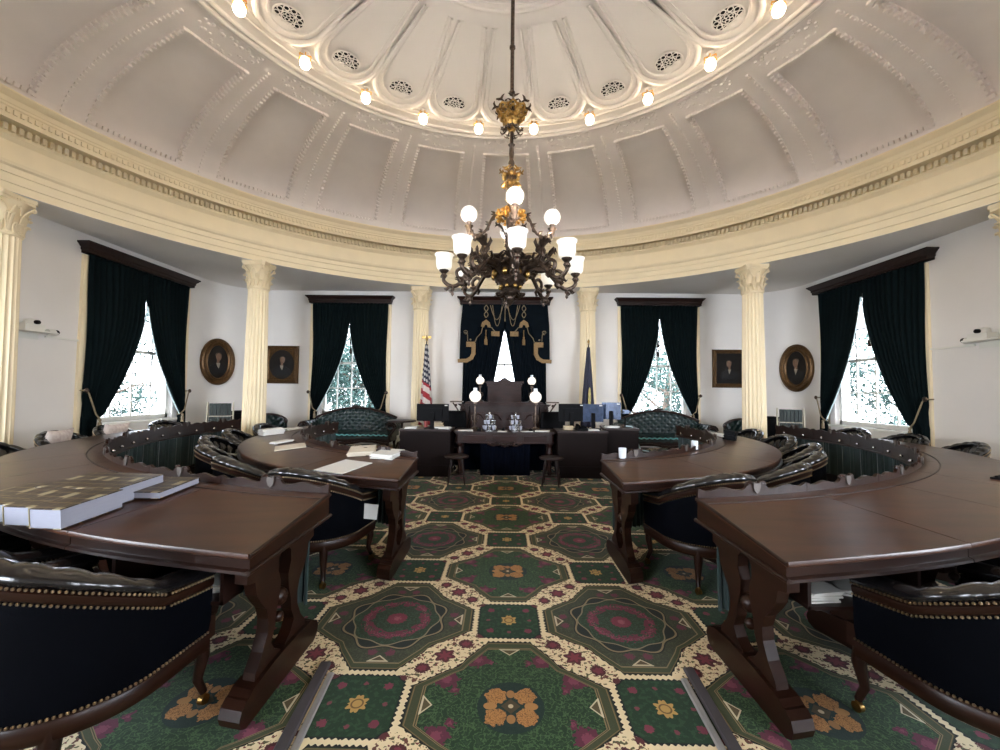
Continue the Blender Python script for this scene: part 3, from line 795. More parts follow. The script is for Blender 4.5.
# gold fringed valance on the centre drapes
t = thing('fringed_valance', 'shaped blue valance edged in gold braid with cords and tassels over the centre drapes', 'valance', (.02, FY, 0))
for s in (-1, 1):
    def zm(z):
        K = [(2.0, 1.8), (2.53, 2.28), (3.02, 2.72), (3.27, 3.03), (3.54, 3.286), (3.93, 3.84), (4.0, 3.9)]
        for (a, b_), (c_, d_) in zip(K, K[1:]):
            if z <= c_: return lerp(b_, d_, (z-a)/(c_-a))
        return z-.1
    def P(x, z, d=-.19): return (s*x, d, zm(z))
    mb = MB()
    # navy lappet with stepped lower edge
    out = [(1.15, 3.92), (.02, 3.92), (.02, 3.40), (.10, 3.36), (.18, 3.24), (.42, 3.24), (.42, 3.30), (.55, 3.40), (.58, 3.46), (.72, 3.46), (.76, 3.30), (.84, 3.12), (.84, 3.02), (.80, 2.72), (.92, 2.55), (1.22, 2.52), (1.20, 3.5)]
    mb.prism(out, lambda a, b_, d: (s*a, d, zm(b_)), -.175, -.165)
    part('valance_cloth', mb, M['curtain_navy'], t, smooth=False)
    mb = MB()
    def band(path, w):
        for i in range(len(path)-1):
            (x0, z0), (x1, z1) = path[i], path[i+1]; dx, dz = x1-x0, z1-z0; L = math.hypot(dx, dz); nx, nz = -dz/L*w/2, dx/L*w/2; ex, ez = dx/L*w*.3, dz/L*w*.3
            mb.prism([(x0-nx-ex, z0-nz-ez), (x1-nx+ex, z1-nz+ez), (x1+nx+ex, z1+nz+ez), (x0+nx-ex, z0+nz-ez)], lambda a, b_, d: (s*a, d, zm(b_)), -.195-.002*i, -.175)
    band([(1.23, 2.53), (1.02, 2.54), (.90, 2.62), (.84, 2.75), (.84, 3.03)], .11)
    band([(1.00, 3.02), (.85, 3.02)], .13)
    band([(.32, 3.27), (.08, 3.27)], .12) if False else band([(.33, 3.27), (.18, 3.27)], .12)
    band([(.43, 3.48), (.45, 3.54), (.51, 3.575), (.58, 3.54), (.60, 3.48)], .09)
    part('gold_braid', mb, M['fringe'], t, smooth=False)
    mb = MB()
    mb.tube([P(.44, 3.45), P(.36, 3.44), P(.30, 3.36), P(.26, 3.32)], .012, 5)
    mb.tube([P(.60, 3.45), P(.64, 3.28), P(.76, 3.17), P(.80, 3.08)], .012, 5)
    mb.tube([P(1.0, 3.10), P(1.01, 3.25), P(1.06, 3.30)]+[P(1.06+.05*cos(q), 3.30+.05*sin(q)) for q in [j*.8-.5 for j in range(8)]], .011, 5)
    mb.tube([P(.51+.05*sin(q), 3.66+.24*q/(2*PI)) for q in [j*.4 for j in range(17)]], .012, 5)
    mb.tube([P(.51-.05*sin(q), 3.66+.24*q/(2*PI)) for q in [j*.4 for j in range(17)]], .012, 5)
    for (x0, x1, dp) in ((.05, .40, .28), (.08, .34, .42)):
        mb.tube([P(lerp(x0, x1, i/10), 3.90-dp*sin(PI*i/10)) for i in range(11)], .010, 5)
    mb.sphere(P(.93, 3.13), .028, 8, 6)
    part('swagged_cord', mb, M['rope'], t)
    mb = MB(); mb.lathe([(.001, .26), (.012, .25), (.012, .08), (.03, .06), (.022, .03), (.042, -.01), (.048, -.15), (.001, -.15)], 10, P(.51, 3.14, -.20)); part('tassel', mb, M['fringe'], t)
mb = MB(); mb.tube([(0, -.2, 3.8), (0, -.2, 3.45), (0, -.2, 3.36)], [.01, .012, .02], 6); part('centre_drop', mb, M['rope'], t)

# ------------------------------------------------------------------ desks
DC = 6.9
def ringcurve(side, A, B, t0, t1, n=400):
    """arc-length table along the inner edge; returns P(s), N(s), L"""
    pts = []
    for i in range(n+1):
        t = lerp(t0, t1, i/n); pts.append(Vector((X0+side*A*sin(t), DC-B*cos(t))))
    acc = [0]
    for i in range(n): acc.append(acc[-1]+(pts[i+1]-pts[i]).length)
    L = acc[-1]
    def P(s):
        s = max(0, min(L, s)); lo, hi = 0, n
        while hi-lo > 1:
            m_ = (lo+hi)//2
            if acc[m_] <= s: lo = m_
            else: hi = m_
        f = (s-acc[lo])/max(1e-9, acc[hi]-acc[lo]); return pts[lo].lerp(pts[hi], f)
    def N(s):
        d = P(min(L, s+.03))-P(max(0, s-.03)); d.normalize()
        nn = Vector((-d.y, d.x))*(-1 if side > 0 else 1)
        c = P(s)-Vector((X0, DC))
        if nn.dot(c) < 0: nn = -nn
        k = smooth01(s/1.1); v = Vector((side*.0, -1))*(1-k)+nn*k; return v.normalized()
    return P, N, L
ZB, ZF, ZL = .835, .775, .69
def topz(q): return ZB if q < .10 else lerp(ZB, ZF, (q-.10)/(.76-.10))
def desk_section(P, N, s0, s1, label, group, curtain=True, first=False, last=False, W=.78):
    mid = P((s0+s1)/2); t = thing('curved_desk', label, 'desk', (mid.x, mid.y, 0), 0, group)
    ns = 10; ss = [lerp(s0+.002, s1-.002, i/ns) for i in range(ns+1)]
    def pt(s, q, z): p = P(s)+N(s)*q; return (p.x, p.y, z)
    def sweep(prof, m, name, sharp=35, caps=True):
        mb = MB(); n = len(prof); vs = [pt(s, q, z) for s in ss for q, z in prof]
        mb.add(vs, [(i*n+j, i*n+(j+1) % n, (i+1)*n+(j+1) % n, (i+1)*n+j) for i in range(ns) for j in range(n)]+([tuple(range(n-1, -1, -1)), tuple(ns*n+j for j in range(n))] if caps else []))
        return part(name, mb, m, t, world=True, sharp=sharp)
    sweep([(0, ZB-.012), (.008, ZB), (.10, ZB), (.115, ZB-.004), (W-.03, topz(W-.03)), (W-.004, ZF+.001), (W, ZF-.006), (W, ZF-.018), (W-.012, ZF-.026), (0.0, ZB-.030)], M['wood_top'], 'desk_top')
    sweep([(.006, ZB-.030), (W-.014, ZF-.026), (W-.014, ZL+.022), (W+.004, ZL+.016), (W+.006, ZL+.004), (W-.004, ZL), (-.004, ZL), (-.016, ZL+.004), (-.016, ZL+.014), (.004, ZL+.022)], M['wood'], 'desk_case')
    # pencil groove line
    sweep([(.122, ZB-.003), (.122, ZB+.001), (.130, ZB+.001), (.130, ZB-.004)], M['wood_dark'], 'pen_ledge')
    # shaped gallery board on the inner edge
    L = s1-s0; mb = MB(); n = 40; c = .5
    def hg(u):
        x = abs(u-.5)*L
        h = .034
        h += .040*math.exp(-((x-.050)/.030)**2)
        h += .022*math.exp(-((x-.24)/.075)**2)
        h += .022*math.exp(-((x-L/2)/.035)**2)
        return h
    vs = []
    for i in range(n+1):
        u = i/n; s = lerp(s0+.002, s1-.002, u); h = hg(u)
        vs += [pt(s, -.004, ZB-.03), pt(s, -.004, ZB+h), pt(s, .016, ZB+h), pt(s, .016, ZB-.03)]
    mb.add(vs, [(i*4+j, i*4+(j+1) % 4, (i+1)*4+(j+1) % 4, (i+1)*4+j) for i in range(n) for j in range(4)]+[(3, 2, 1, 0), (n*4, n*4+1, n*4+2, n*4+3)])
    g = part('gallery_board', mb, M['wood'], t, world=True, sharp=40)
    # pale shield with scrolls at the crest centre, both faces
    sm = (s0+s1)/2; mb = MB()
    for q0, q1 in ((-.012, -.004), (.016, .026)):
        out = [(-.024, .078), (-.026, .05), (-.016, .024), (0, .012), (.016, .024), (.026, .05), (.024, .078), (.010, .072), (0, .078), (-.010, .072)]
        mb.prism(out, lambda a, b_, d: pt(sm+a, d, ZB+b_), q0, q1)
    part('shield_badge', mb, M['pewter'], t, world=True, label='pale shield badge')
    mb = MB()
    for sg in (-1, 1):
        mb.tube([pt(sm+sg*(.045+.03*cos(q)*(1-q/8)), .006, ZB+.062+.020*sin(q)*(1-q/8)) for q in [j*.7 for j in range(7)]], .010, 5)
    part('carved_scroll', mb, M['wood'], t, world=True)
    # bosses along the apron
    mb = MB()
    for u in (.25, .75):
        p = pt(lerp(s0, s1, u), -.012, .76); mb.sphere(p, .018, 8, 6)
    part('apron_boss', mb, M['silver'], t, world=True)
    if curtain:
        mb = MB(); nn = 90; vs = []
        for i in range(nn+1):
            s = lerp(s0+(.10 if first else .01), s1-.01, i/nn); q = .045+.016*sin(i*.95)+.006*sin(i*2.3+1)
            vs += [pt(s, q, ZL+.005), pt(s, q+.004, .45), pt(s, q*1.2, .20)]
        mb.add(vs, [(i*3+j, i*3+j+1, (i+1)*3+j+1, (i+1)*3+j) for i in range(nn) for j in range(2)])
        o = part('modesty_curtain', mb, M['green_cloth'], t, world=True, sharp=80, label='pleated dark green cloth skirt')
    if first:
        mb = MB()
        mb.tube([pt(s0-.002, -.016, ZL+.010), pt(s0-.002, W+.004, ZL+.010)], .011, 8); mb.tube([pt(s0, .0, ZB-.010), pt(s0, .10, ZB-.010), pt(s0, W-.006, ZF-.010)], .010, 8)
        part('end_moulding', mb, M['wood'], t, world=True, sharp=50)
    # trestle ends
    def trestle(s, off):
        mb = MB(); d0, d1 = off-.03, off+.03
        def fn(a, b_, d): return pt(s+d, a, b_)
        cx = .37
        for sg in (-1, 1):
            out = [(.31, .69), (.31, .60), (.25, .585), (.235, .52), (.20, .47), (.155, .42), (.135, .36), (.14, .30), (.175, .23), (.225, .17), (.235, .11),
                   (.02, .11), (.02, .155), (.075, .19), (.105, .235), (.075, .30), (.065, .37), (.04, .44), (.035, .50), (.06, .56), (.055, .62), (.02, .65), (.02, .69)]
            mb.prism([(cx+sg*a, b_) for a, b_ in (out if sg > 0 else out)], fn, d0, d1)
        r_ = part('trestle_leg', mb, M['wood'], t, world=True, smooth=False)
        mb = MB()
        L_ = [(cx-.30-.06*cos(q), .062+.058*sin(q)) for q in (-1.35, -.7, 0, .7, 1.35)]; R_ = [(cx+.30+.06*cos(q), .062+.058*sin(q)) for q in (1.35, .7, 0, -.7, -1.35)]
        mb.prism(L_+R_, fn, d0-.02, d1+.02)
        out = [(cx-.30, .118), (cx-.27, .135), (cx-.10, .150), (cx+.10, .150), (cx+.27, .135), (cx+.30, .118)]
        mb.prism(out, fn, d0-.02, d1+.02)
        part('trestle_foot', mb, M['wood'], t, world=True, smooth=False)
        mb = MB()
        for (a, z, r0) in ((cx, .40, .045), (cx, .30, .028), (cx-.22, .55, .022), (cx+.22, .55, .022)):
            p = Vector(fn(a, z, off)); mb.sphere(tuple(p), r0, 8, 6)
        part('trestle_boss', mb, M['wood'], t, world=True)
    trestle(s0, .10 if first else .03)
    if last: trestle(s1, -.06)
    # under-desk drawer box
    return t
FIRST = {}
def desk_ring(side, A, B, t0, t1, n, ringname, group, W=.78):
    P, N, L = ringcurve(side, A, B, t0, t1)
    sd = 'left' if side < 0 else 'right'
    ords = ['nearest the centre aisle', 'second from the centre aisle', 'third from the centre aisle', 'fourth from the centre aisle', 'fifth from the centre aisle', 'sixth from the centre aisle', 'seventh from the centre aisle', 'eighth from the centre aisle', 'at the far end']
    for i in range(n):
        o = ords[i] if i < n-1 else 'at its far end near the wall'
        dk_ = desk_section(P, N, L*i/n, L*(i+1)/n, f'curved mahogany desk section of the {sd} {ringname} ring, {o}', group, first=(i == 0), last=(i == n-1), W=W)
        if i == 0 and ringname == 'outer': FIRST[side] = dk_
    return P, N, L
rings = {}
for side in (-1, 1):
    sd = 'left' if side < 0 else 'right'
    rings[(side, 'o')] = desk_ring(side, 5.15, 4.54, .214, 1.76, 9, 'outer', f'desk sections of the {sd} outer ring')
    rings[(side, 'i')] = desk_ring(side, 3.07, 3.20, .282, 1.72, 6, 'inner', f'desk sections of the {sd} inner ring', W=.70)

# ------------------------------------------------------------------ tub chairs
def tub_chair(label):
    t = thing('tub_chair', label, 'chair', group='black leather tub chairs at the ring desks')
    A = math.radians(96)
    def path(u, off=0):
        """u -1..1, back of the shell at u=0 (local -y)"""
        a = u*A*1.12
        if abs(a) <= A:
            return Vector(((.37+off)*sin(a), -.02-(.33+off)*cos(a)))
        k = abs(a)-A; sg = 1 if a > 0 else -1
        p = Vector(((.37+off)*sin(A)*sg, -.02-(.33+off)*cos(A)))
        return p+Vector((-sg*.10*k, 1.0*k*1.2))
    def top(u): return .635+.215*(cos(u*PI/2)**1.1 if abs(u) < 1 else 0)
    n = 72; us_ = [-1+2*i/n for i in range(n+1)]
    def sweep(fprof, name, m, sharp=60, label=None):
        mb = MB(); k = len(fprof(0)); vs = []
        for u in us_:
            for off, z in fprof(u): p = path(u, off); vs.append((p.x, p.y, z))
        mb.add(vs, [(i*k+j, i*k+(j+1) % k, (i+1)*k+(j+1) % k, (i+1)*k+j) for i in range(n) for j in range(k)]+[tuple(range(k-1, -1, -1)), tuple(n*k+j for j in range(k))])
        return part(name, mb, m, t, sharp=sharp, label=label)
    sweep(lambda u: [(0, .34), (.012, .40), (.016, .55), (.006, top(u)-.075), (-.02, top(u)-.075), (-.02, .34)], 'outer_back', M['navy'], label='smooth dark navy outer back')
    sweep(lambda u: [(-.02, .42), (-.022, top(u)-.05), (-.05, top(u)-.03), (-.080-.020*abs(sin(u*17))**.6, top(u)-.10), (-.085-.040*abs(sin(u*17))**.6, .56), (-.080-.020*abs(sin(u*17))**.6, .44), (-.06, .42)], 'tufted_inner_back', M['leather'], 75)
    sweep(lambda u: [(.012, top(u)-.080), (.020, top(u)-.070), (.022, top(u)-.045), (.010, top(u)-.038), (-.02, top(u)-.038), (-.02, top(u)-.080)], 'wood_band', M['wood'])
    def roll(u):
        pl = abs(sin(u*17))**.6; b = .026+.012*pl; w = .050+.010*pl+.010*smooth01((abs(u)-.75)*5)
        zc = top(u)-.012
        return [(-.035+w*cos(q), zc+b*sin(q)) for q in [2*PI*j/10 for j in range(10)]]
    sweep(roll, 'top_roll', M['leather'], 80)
    # nailheads in three rows
    mb = MB()
    def nails(fz, off):
        s = -1.0
        while s < 1.0:
            p = path(s, off); mb.sphere((p.x, p.y, fz(s)), .0062, 5, 3); s += .0245*.66/max(.3, (path(min(1, s+.01), off)-path(min(1, s+.01)-.01, off)).length/.01)
    nails(lambda u: top(u)-.034, .021); nails(lambda u: top(u)-.084, .016); nails(lambda u: .352, .008)
    part('nailhead_trim', mb, M['nail'], t, label='rows of brass nailheads')
    sweep(lambda u: [(.004, .35), (.012, .34), (.012, .28), (-.01, .265), (-.05, .27), (-.05, .35)], 'seat_rail', M['wood'])
    mb = MB()
    out = []
    for i in range(25):
        u = -1+2*i/24; p = path(u, -.07); out.append((p.x, p.y))
    out2 = out+[(.30, .30), (.15, .335), (-.15, .335), (-.30, .30)]
    cx, cy = 0, .0
    rings_ = [(.96, .40), (1, .42), (1, .455), (.93, .485), (.6, .50), (.02, .505)]
    k = len(out2); vs = [(cx+(x-cx)*s_, cy+(y-cy)*s_, z) for s_, z in rings_ for x, y in out2]
    mb.add(vs, [(j*k+i, j*k+(i+1) % k, (j+1)*k+(i+1) % k, (j+1)*k+i) for j in range(len(rings_)-1) for i in range(k)]+[tuple(range(k-1, -1, -1))])
    part('seat_cushion', mb, M['leather'], t, sharp=70)
    mb = MB(); mb.box(-.33, .33, .27, .315, .30, .40); mb.prism([(x*.95, y*.95) for x, y in out2], lambda a, b_, d: (a, b_, d), .33, .40)
    part('front_rail', mb, M['wood'], t, smooth=False)
    for (x, y) in ((-.29, .27), (.29, .27), (-.24, -.24), (.24, -.24)):
        mb = MB(); dy = 1 if y > 0 else -1; dx = 1 if x > 0 else -1
        mb.tube([(x, y, .34), (x+dx*.01, y+dy*.015, .22), (x+dx*.0, y+dy*.0, .12), (x+dx*.015, y+dy*.02, .055)], [.036, .028, .020, .016], 8)
        lg = part('leg', mb, M['wood'], t, sharp=60)
        mb = MB(); mb.tube([(x+dx*.015-.012, y+dy*.02, .024), (x+dx*.015+.012, y+dy*.02, .024)], .023, 10); mb.tube([(x+dx*.015, y+dy*.02, .06), (x+dx*.015, y+dy*.02, .03)], .012, 6); part('caster', mb, M['brass'], lg, sharp=50)
    return t
def chair_at(P, N, s, W, out, label, twist=0):
    p = P(s)+N(s)*(W+out); n = N(s); rz = math.atan2(-n.y, -n.x)-PI/2+twist
    return place(PR, 'chair', tub_chair, label, (p.x, p.y, 0), rz)
CL = {}
for sd_, k_ in (('left', -1), ('right', 1)):
    CL[(k_, 'o')] = [f'big black leather tub chair at bottom {sd_}, its navy back filling the corner'] + [f'black tub chair outside the {sd_} outer desks, {o_} from the centre aisle' for o_ in ('second', 'third', 'fourth', 'fifth')] + (
        ['black tub chair outside the left outer desks, cut by the left photo edge', 'black tub chair with a pale cushion, below the left wall camera', 'black tub chair with a pale cushion, at the near end of the left side window', 'black tub chair below the middle of the left side window'] if k_ < 0 else
        ['black tub chair outside the right outer desks, sixth from the centre aisle', 'black tub chair at the right photo edge, below the right wall camera', 'black tub chair below the right-hand drape of the right side window', 'black tub chair below the middle of the right side window'])
    CL[(k_, 'i')] = [f'navy-backed tub chair between the {sd_} desk rings, nearest the aisle', f'navy-backed tub chair second from the aisle between the {sd_} desk rings', f'shiny black tub chair third from the aisle between the {sd_} desk rings', f'shiny black tub chair at the outermost bend of the {sd_} inner desks', f'shiny black tub chair in front of the {sd_} fluted column base', f'shiny black tub chair at the far end of the {sd_} inner ring near the sofa']
for (side, rg), labs in CL.items():
    P, N, L = rings[(side, rg)]; n = 9 if rg == 'o' else 6
    for i, lb in enumerate(labs):
        s = L*(i+.5)/n; out = .02; tw = 0
        if rg == 'o' and i == 0: s, out, tw = (.56 if side < 0 else .68), .14, 0
        if rg == 'i' and i == 0: s, out = .56, .02
        if rg == 'o' and i in (1, 2): out = .10; s += (.10 if i == 1 else .05) if side > 0 else 0
        if i > 2: out = .08+.04*((i*7) % 3); tw = .12*(((i*5) % 3)-1)
        chair_at(P, N, s, .78 if rg == 'o' else .70, out, lb, tw)
# cushions on two of the left outer chairs
def cushion(label, loc, rz):
    mb = MB()
    def f(u, v):
        a, b_ = u*2-1, v*2-1; k = (1-abs(a)**4)*(1-abs(b_)**4); return (a*.24*(1-.08*(1-b_*b_)*0), 0, b_*.20)
    for sg in (-1, 1):
        mb.grid(lambda u, v: ((u*2-1)*(.24-.02*(1-(v*2-1)**2)), sg*.07*((1-(u*2-1)**2)*(1-(v*2-1)**2))**.45, (v*2-1)*(.20-.02*(1-(u*2-1)**2))), 14, 12)
    o = part('cushion', mb, M['pillow'], None, sharp=80, loc=loc, rot=(math.radians(-14), 0, rz)); tag(o, label, 'cushion', 'patterned cushions on the left chairs'); return o
P, N, L = rings[(-1, 'o')]
for i, lb in ((6, 'patterned pale cushion on the tub chair below the left wall camera'), (7, 'patterned pale cushion on the tub chair by the left side window')):
    s = L*(i+.5)/9; n = N(s); p = P(s)+n*(.78+.30); cushion(lb, (p.x, p.y, .70), math.atan2(-n.y, -n.x)-PI/2)

# ------------------------------------------------------------------ clerk's table and dais
t = thing('clerk_table', 'long carved cherry table with a dark blue cloth below, in front of the rostrum', 'table', (.03, 7.40, 0))
mb = MB(); ny = 12
def tpath(hw, d, ext=0):
    out = [(-hw, d), (-hw, -d+.10), (-hw+.04, -d+.04), (-hw+.14, -d+.02)]
    for i in range(13):
        x = lerp(-hw+.22, hw-.22, i/12); out.append((x, -d-.05*cos((i/12-.5)*PI)**2))
    out += [(hw-.14, -d+.02), (hw-.04, -d+.04), (hw, -d+.10), (hw, d)]
    return out
mb.prism(tpath(.90, .36), lambda a, b_, d: (a, b_, d), .735, .765); mb.prism(tpath(.88, .345), lambda a, b_, d: (a, b_, d), .720, .735)
part('table_top', mb, M['wood_dark'], t, smooth=False)
mb = MB(); mb.prism(tpath(.86, .33), lambda a, b_, d: (a, b_, d), .57, .72); mb.prism(tpath(.875, .34), lambda a, b_, d: (a, b_, d), .565, .585)
part('table_apron', mb, M['wood_med'], t, smooth=False)
mb = MB()
for x in (-.52, 0, .52): mb.box(x-.20, x+.20, -.392 if x == 0 else -.372, -.30, .60, .70)
part('apron_panel', mb, M['wood_med'], t, smooth=False)
mb = MB()
for j in range(7):
    mb.sphere(((j-3)*.05, -.39, .565-.02*cos((j-3)*.8)), .03, 7, 5)
mb.tube([(-.30, -.375, .57), (-.2, -.385, .53), (-.08, -.39, .56), (0, -.395, .52), (.08, -.39, .56), (.2, -.385, .53), (.30, -.375, .57)], .018, 6)
part('carved_apron_swag', mb, M['wood_dark'], t)
for x in (-.78, .78):
    for y in (-.25, .25):
        mb = MB(); mb.lathe([(.05, .57), (.05, .53), (.03, .50), (.045, .46), (.055, .38), (.04, .28), (.028, .20), (.04, .15), (.03, .12), (.045, .06), (.03, 0)], 12, (x, y, 0)); part('leg', mb, M['wood_med'], t)
mb = MB()
mb.grid(lambda u, v: (lerp(-.42, .44, u), -.30-.012*sin(u*60), lerp(.56, .02, v)), 90, 2); part('modesty_cloth', mb, M['cloth_blue'], t, label='dark blue cloth hung under the table', sharp=80)
mb = MB(); mb.box(-.74, .74, .16, .18, .02, .56); part('back_cloth', mb, M['cloth_blue'], t, smooth=False)

def side_desk(label, loc, w, d, h, rz=0, m='wood_cab'):
    t = thing('reporter_desk', label, 'desk', loc, rz)
    mb = MB(); mb.box(-w/2, w/2, 0, d, .10, h-.03); mb.box(-w/2+.015, w/2-.015, .015, d, 0, .10); mb.box(-w/2-.0, w/2+.0, -.012, 0, .17, .20); mb.box(-w/2, w/2, -.012, 0, h-.08, h-.03)
    part('desk_panel', mb, M[m], t, smooth=False)
    mb = MB(); mb.box(-w/2-.015, w/2+.015, -.02, d+.01, h-.03, h); part('desk_top', mb, M['wood_dark'], t, smooth=False)
    return t
side_desk('plain brown panelled desk left of the clerk table, under a black monitor', (-1.33, 6.98, 0), .86, .55, .80)
side_desk('plain brown panelled desk right of the clerk table, under the monitors', (1.35, 6.98, 0), .84, .55, .80)
side_desk('short brown panelled desk at the right end of the dais row, darker and set back', (2.06, 7.12, 0), .56, .66, .84, rz=-.10)

def stool(label):
    t = thing('wooden_stool', label, 'stool', group='round wooden stools at the clerk table')
    mb = MB(); mb.lathe([(.001, .445), (.17, .448), (.19, .438), (.195, .422), (.175, .405), (.001, .405)], 26); part('seat', mb, M['wood_dark'], t)
    for i in range(4):
        a = PI/4+i*PI/2; mb = MB()
        P_ = [(lerp(.11, .185, v)*cos(a), lerp(.11, .185, v)*sin(a), .41*(1-v)) for v in (0, .15, .3, .5, .6, .75, 1)]
        mb.tube(P_, [.015, .021, .017, .024, .014, .018, .011], 8); part('leg', mb, M['wood_dark'], t)
    mb = MB()
    for i in range(4):
        a = PI/4+i*PI/2; b_ = a+PI/2; z = .16+.03*(i % 2); r = .155
        mb.tube([(r*cos(a), r*sin(a), z), (r*.72*cos(a+PI/4), r*.72*sin(a+PI/4), z), (r*cos(b_), r*sin(b_), z)], [.008, .013, .008], 6)
    part('stretcher', mb, M['wood_dark'], t)
    return t
place(PR, 'st', stool, 'small round dark wooden stool left of the aisle before the clerk table', (-.73, 6.50, 0), .1)
place(PR, 'st', stool, 'small round dark wooden stool right of the aisle before the clerk table', (.76, 6.46, 0), -.2)

# platform + rostrum
pf = MB(); pf.box(-1.9, 1.9, 8.35, FY-.01, 0, .30); pf.box(-1.6, 1.6, 8.15, 8.35, 0, .15); struct('trim_3', pf, M['wood_cab'], smooth=False)
t = thing('rostrum', 'tall carved cherry rostrum below the centre window', 'rostrum', (.02, 8.45, .30))
mb = MB(); mb.box(-.72, .72, 0, .60, 0, .86); part('body', mb, M['wood_dark'], t, smooth=False)
mb = MB()
prof = [(0, .86), (.05, .865), (.06, .89), (.03, .91), (.055, .94), (.055, .965), (0, .965)]
mb.box(-.76, .76, -.05, .62, .86, .90); mb.box(-.80, .80, -.08, .64, .905, .94); mb.box(-.74, .74, -.04, .6, .89, .91)
part('ledge', mb, M['wood_med'], t, smooth=False)
mb = MB()
for x in (-.54, -.18, .18, .54):
    mb.box(x-.15, x+.15, -.012, 0, .12, .74); mb.box(x-.11, x+.11, -.024, -.012, .16, .70)
    mb.tube([(x-.11, -.03, .58), (x-.06, -.035, .66), (x, -.035, .69), (x+.06, -.035, .66), (x+.11, -.03, .58)], .014, 6)
part('front_panels', mb, M['wood_med'], t, smooth=False)
mb = MB(); mb.box(-.35, .35, .05, .50, .94, 1.34); part('lectern_box', mb, M['wood_med'], t, smooth=False)
mb = MB()
for x in (-.19, .19): mb.box(x-.15, x+.15, .035, .05, .99, 1.24)
mb.box(-.37, .37, .03, .52, 1.28, 1.31); mb.box(-.40, .40, 0, .54, 1.345, 1.375); mb.box(-.38, .38, .02, .53, 1.32, 1.345); part('lectern_moulding', mb, M['wood_med'], t, smooth=False)
mb = MB()
mb.prism([(-.16, 0), (-.10, .02), (-.05, .06), (0, .08), (.05, .06), (.10, .02), (.16, 0)], lambda a, b_, d: (a, d, 1.375+b_), .03, .07); part('lectern_crest', mb, M['wood_dark'], t)
for sg in (-1, 1):
    mb = MB()
    mb.prism([(sg*a, b_) for a, b_ in [(.74, 0), (1.02, 0), (.98, .12), (.90, .30), (.86, .50), (.84, .70), (.90, .84), (.98, .90), (.74, .90)]], lambda a, b_, d: (a, d, b_), .02, .12)
    for z, r in ((.82, .05), (.5, .045), (.2, .05)): mb.sphere((sg*.86, .0, z), r, 8, 6, (1, .6, 1.3))
    mb.tube([(sg*.98, .0, .05), (sg*.93, -.02, .2), (sg*.86, -.02, .35), (sg*.84, -.02, .6), (sg*.9, -.02, .8)], .022, 6)
    part('carved_wing', mb, M['wood_dark'], t)
    mb = MB(); mb.box(min(sg*.86, sg*1.12), max(sg*.86, sg*1.12), -.06, .16, .93, .955)
    mb.tube([(sg*.92, .05, .70), (sg*1.0, .05, .82), (sg*1.07, .04, .92)], .015, 6); mb.sphere((sg*1.0, .0, .87), .03, 8, 6)
    part('side_shelf', mb, M['bronze'], t)

def table_lamp(label, h, r, m='globe'):
    t = thing('globe_lamp', label, 'lamp')
    mb = MB(); mb.lathe([(.085, 0), (.088, .012), (.06, .03), (.022, .05), (.016, .09), (.030, .13), (.016, .17), (.014, h-.16), (.035, h-.14), (.035, h-.11), (.018, h-.10), (.045, h-r*.85)], 16)
    for i in range(4):
        a = i*PI/2+.4; mb.tube([(.02*cos(a), .02*sin(a), h*.45), (.06*cos(a), .06*sin(a), h*.42), (.065*cos(a), .065*sin(a), h*.30), (.03*cos(a), .03*sin(a), h*.22)], .007, 5)
    part('lamp_stem', mb, M['bronze'], t)
    mb = MB(); mb.sphere((0, 0, h), r, 20, 12); part('lamp_globe', mb, M[m], t)
    mb = MB(); mb.lathe([(r*.42, h+r*.88), (r*.40, h+r*1.0), (r*.34, h+r*1.05), (r*.34, h+r*1.45)], 16, cap=False); part('glass_chimney', mb, M['glass_item'], t)
    return t
def lamp_at(label, loc, h, r): o = table_lamp(label, h, r); o.location = loc; return o
lamp_at('large lit globe lamp on the left half of the clerk table', (-.52, 7.52, .765), .60, .108)
lamp_at('large lit globe lamp on the right half of the clerk table', (.59, 7.52, .765), .60, .108)
lamp_at('small lit globe lamp on the left of the rostrum ledge', (-.50, 8.70, 1.24), .45, .088)
lamp_at('small lit globe lamp on the right of the rostrum ledge', (.60, 8.70, 1.24), .45, .088)
def tiered(label):
    t = thing('tiered_cup_stand', label, 'stand', group='tiered cup stands on the clerk table')
    mb = MB(); mb.lathe([(.09, 0), (.09, .012), (.012, .02), (.010, .30), (.02, .31), (.001, .33)], 14)
    for z, r in ((.02, .125), (.115, .11), (.21, .085)): mb.lathe([(.001, z), (r, z), (r+.006, z+.008), (.001, z+.004)], 18)
    part('stand', mb, M['silver'], t)
    for z, r, n in ((.026, .098, 8), (.121, .082, 7), (.216, .058, 5)):
        for i in range(n):
            a = 2*PI*i/n; mb = MB(); mb.lathe([(.018, 0), (.030, .062), (.027, .062), (.015, .004)], 8, (r*cos(a), r*sin(a), z), cap=False); mb.lathe([(.018, 0), (.018, .002)], 8, (r*cos(a), r*sin(a), z)); part('cup', mb, M['silver'] if i % 3 == 0 else M['page'], t)
    return t
place(PR, 'ts', tiered, 'tiered stand of small silvery cups left of centre on the clerk table', (-.24, 7.25, .765), 0)
place(PR, 'ts', tiered, 'tiered stand of small silvery cups right of centre on the clerk table', (.22, 7.25, .765), .4)

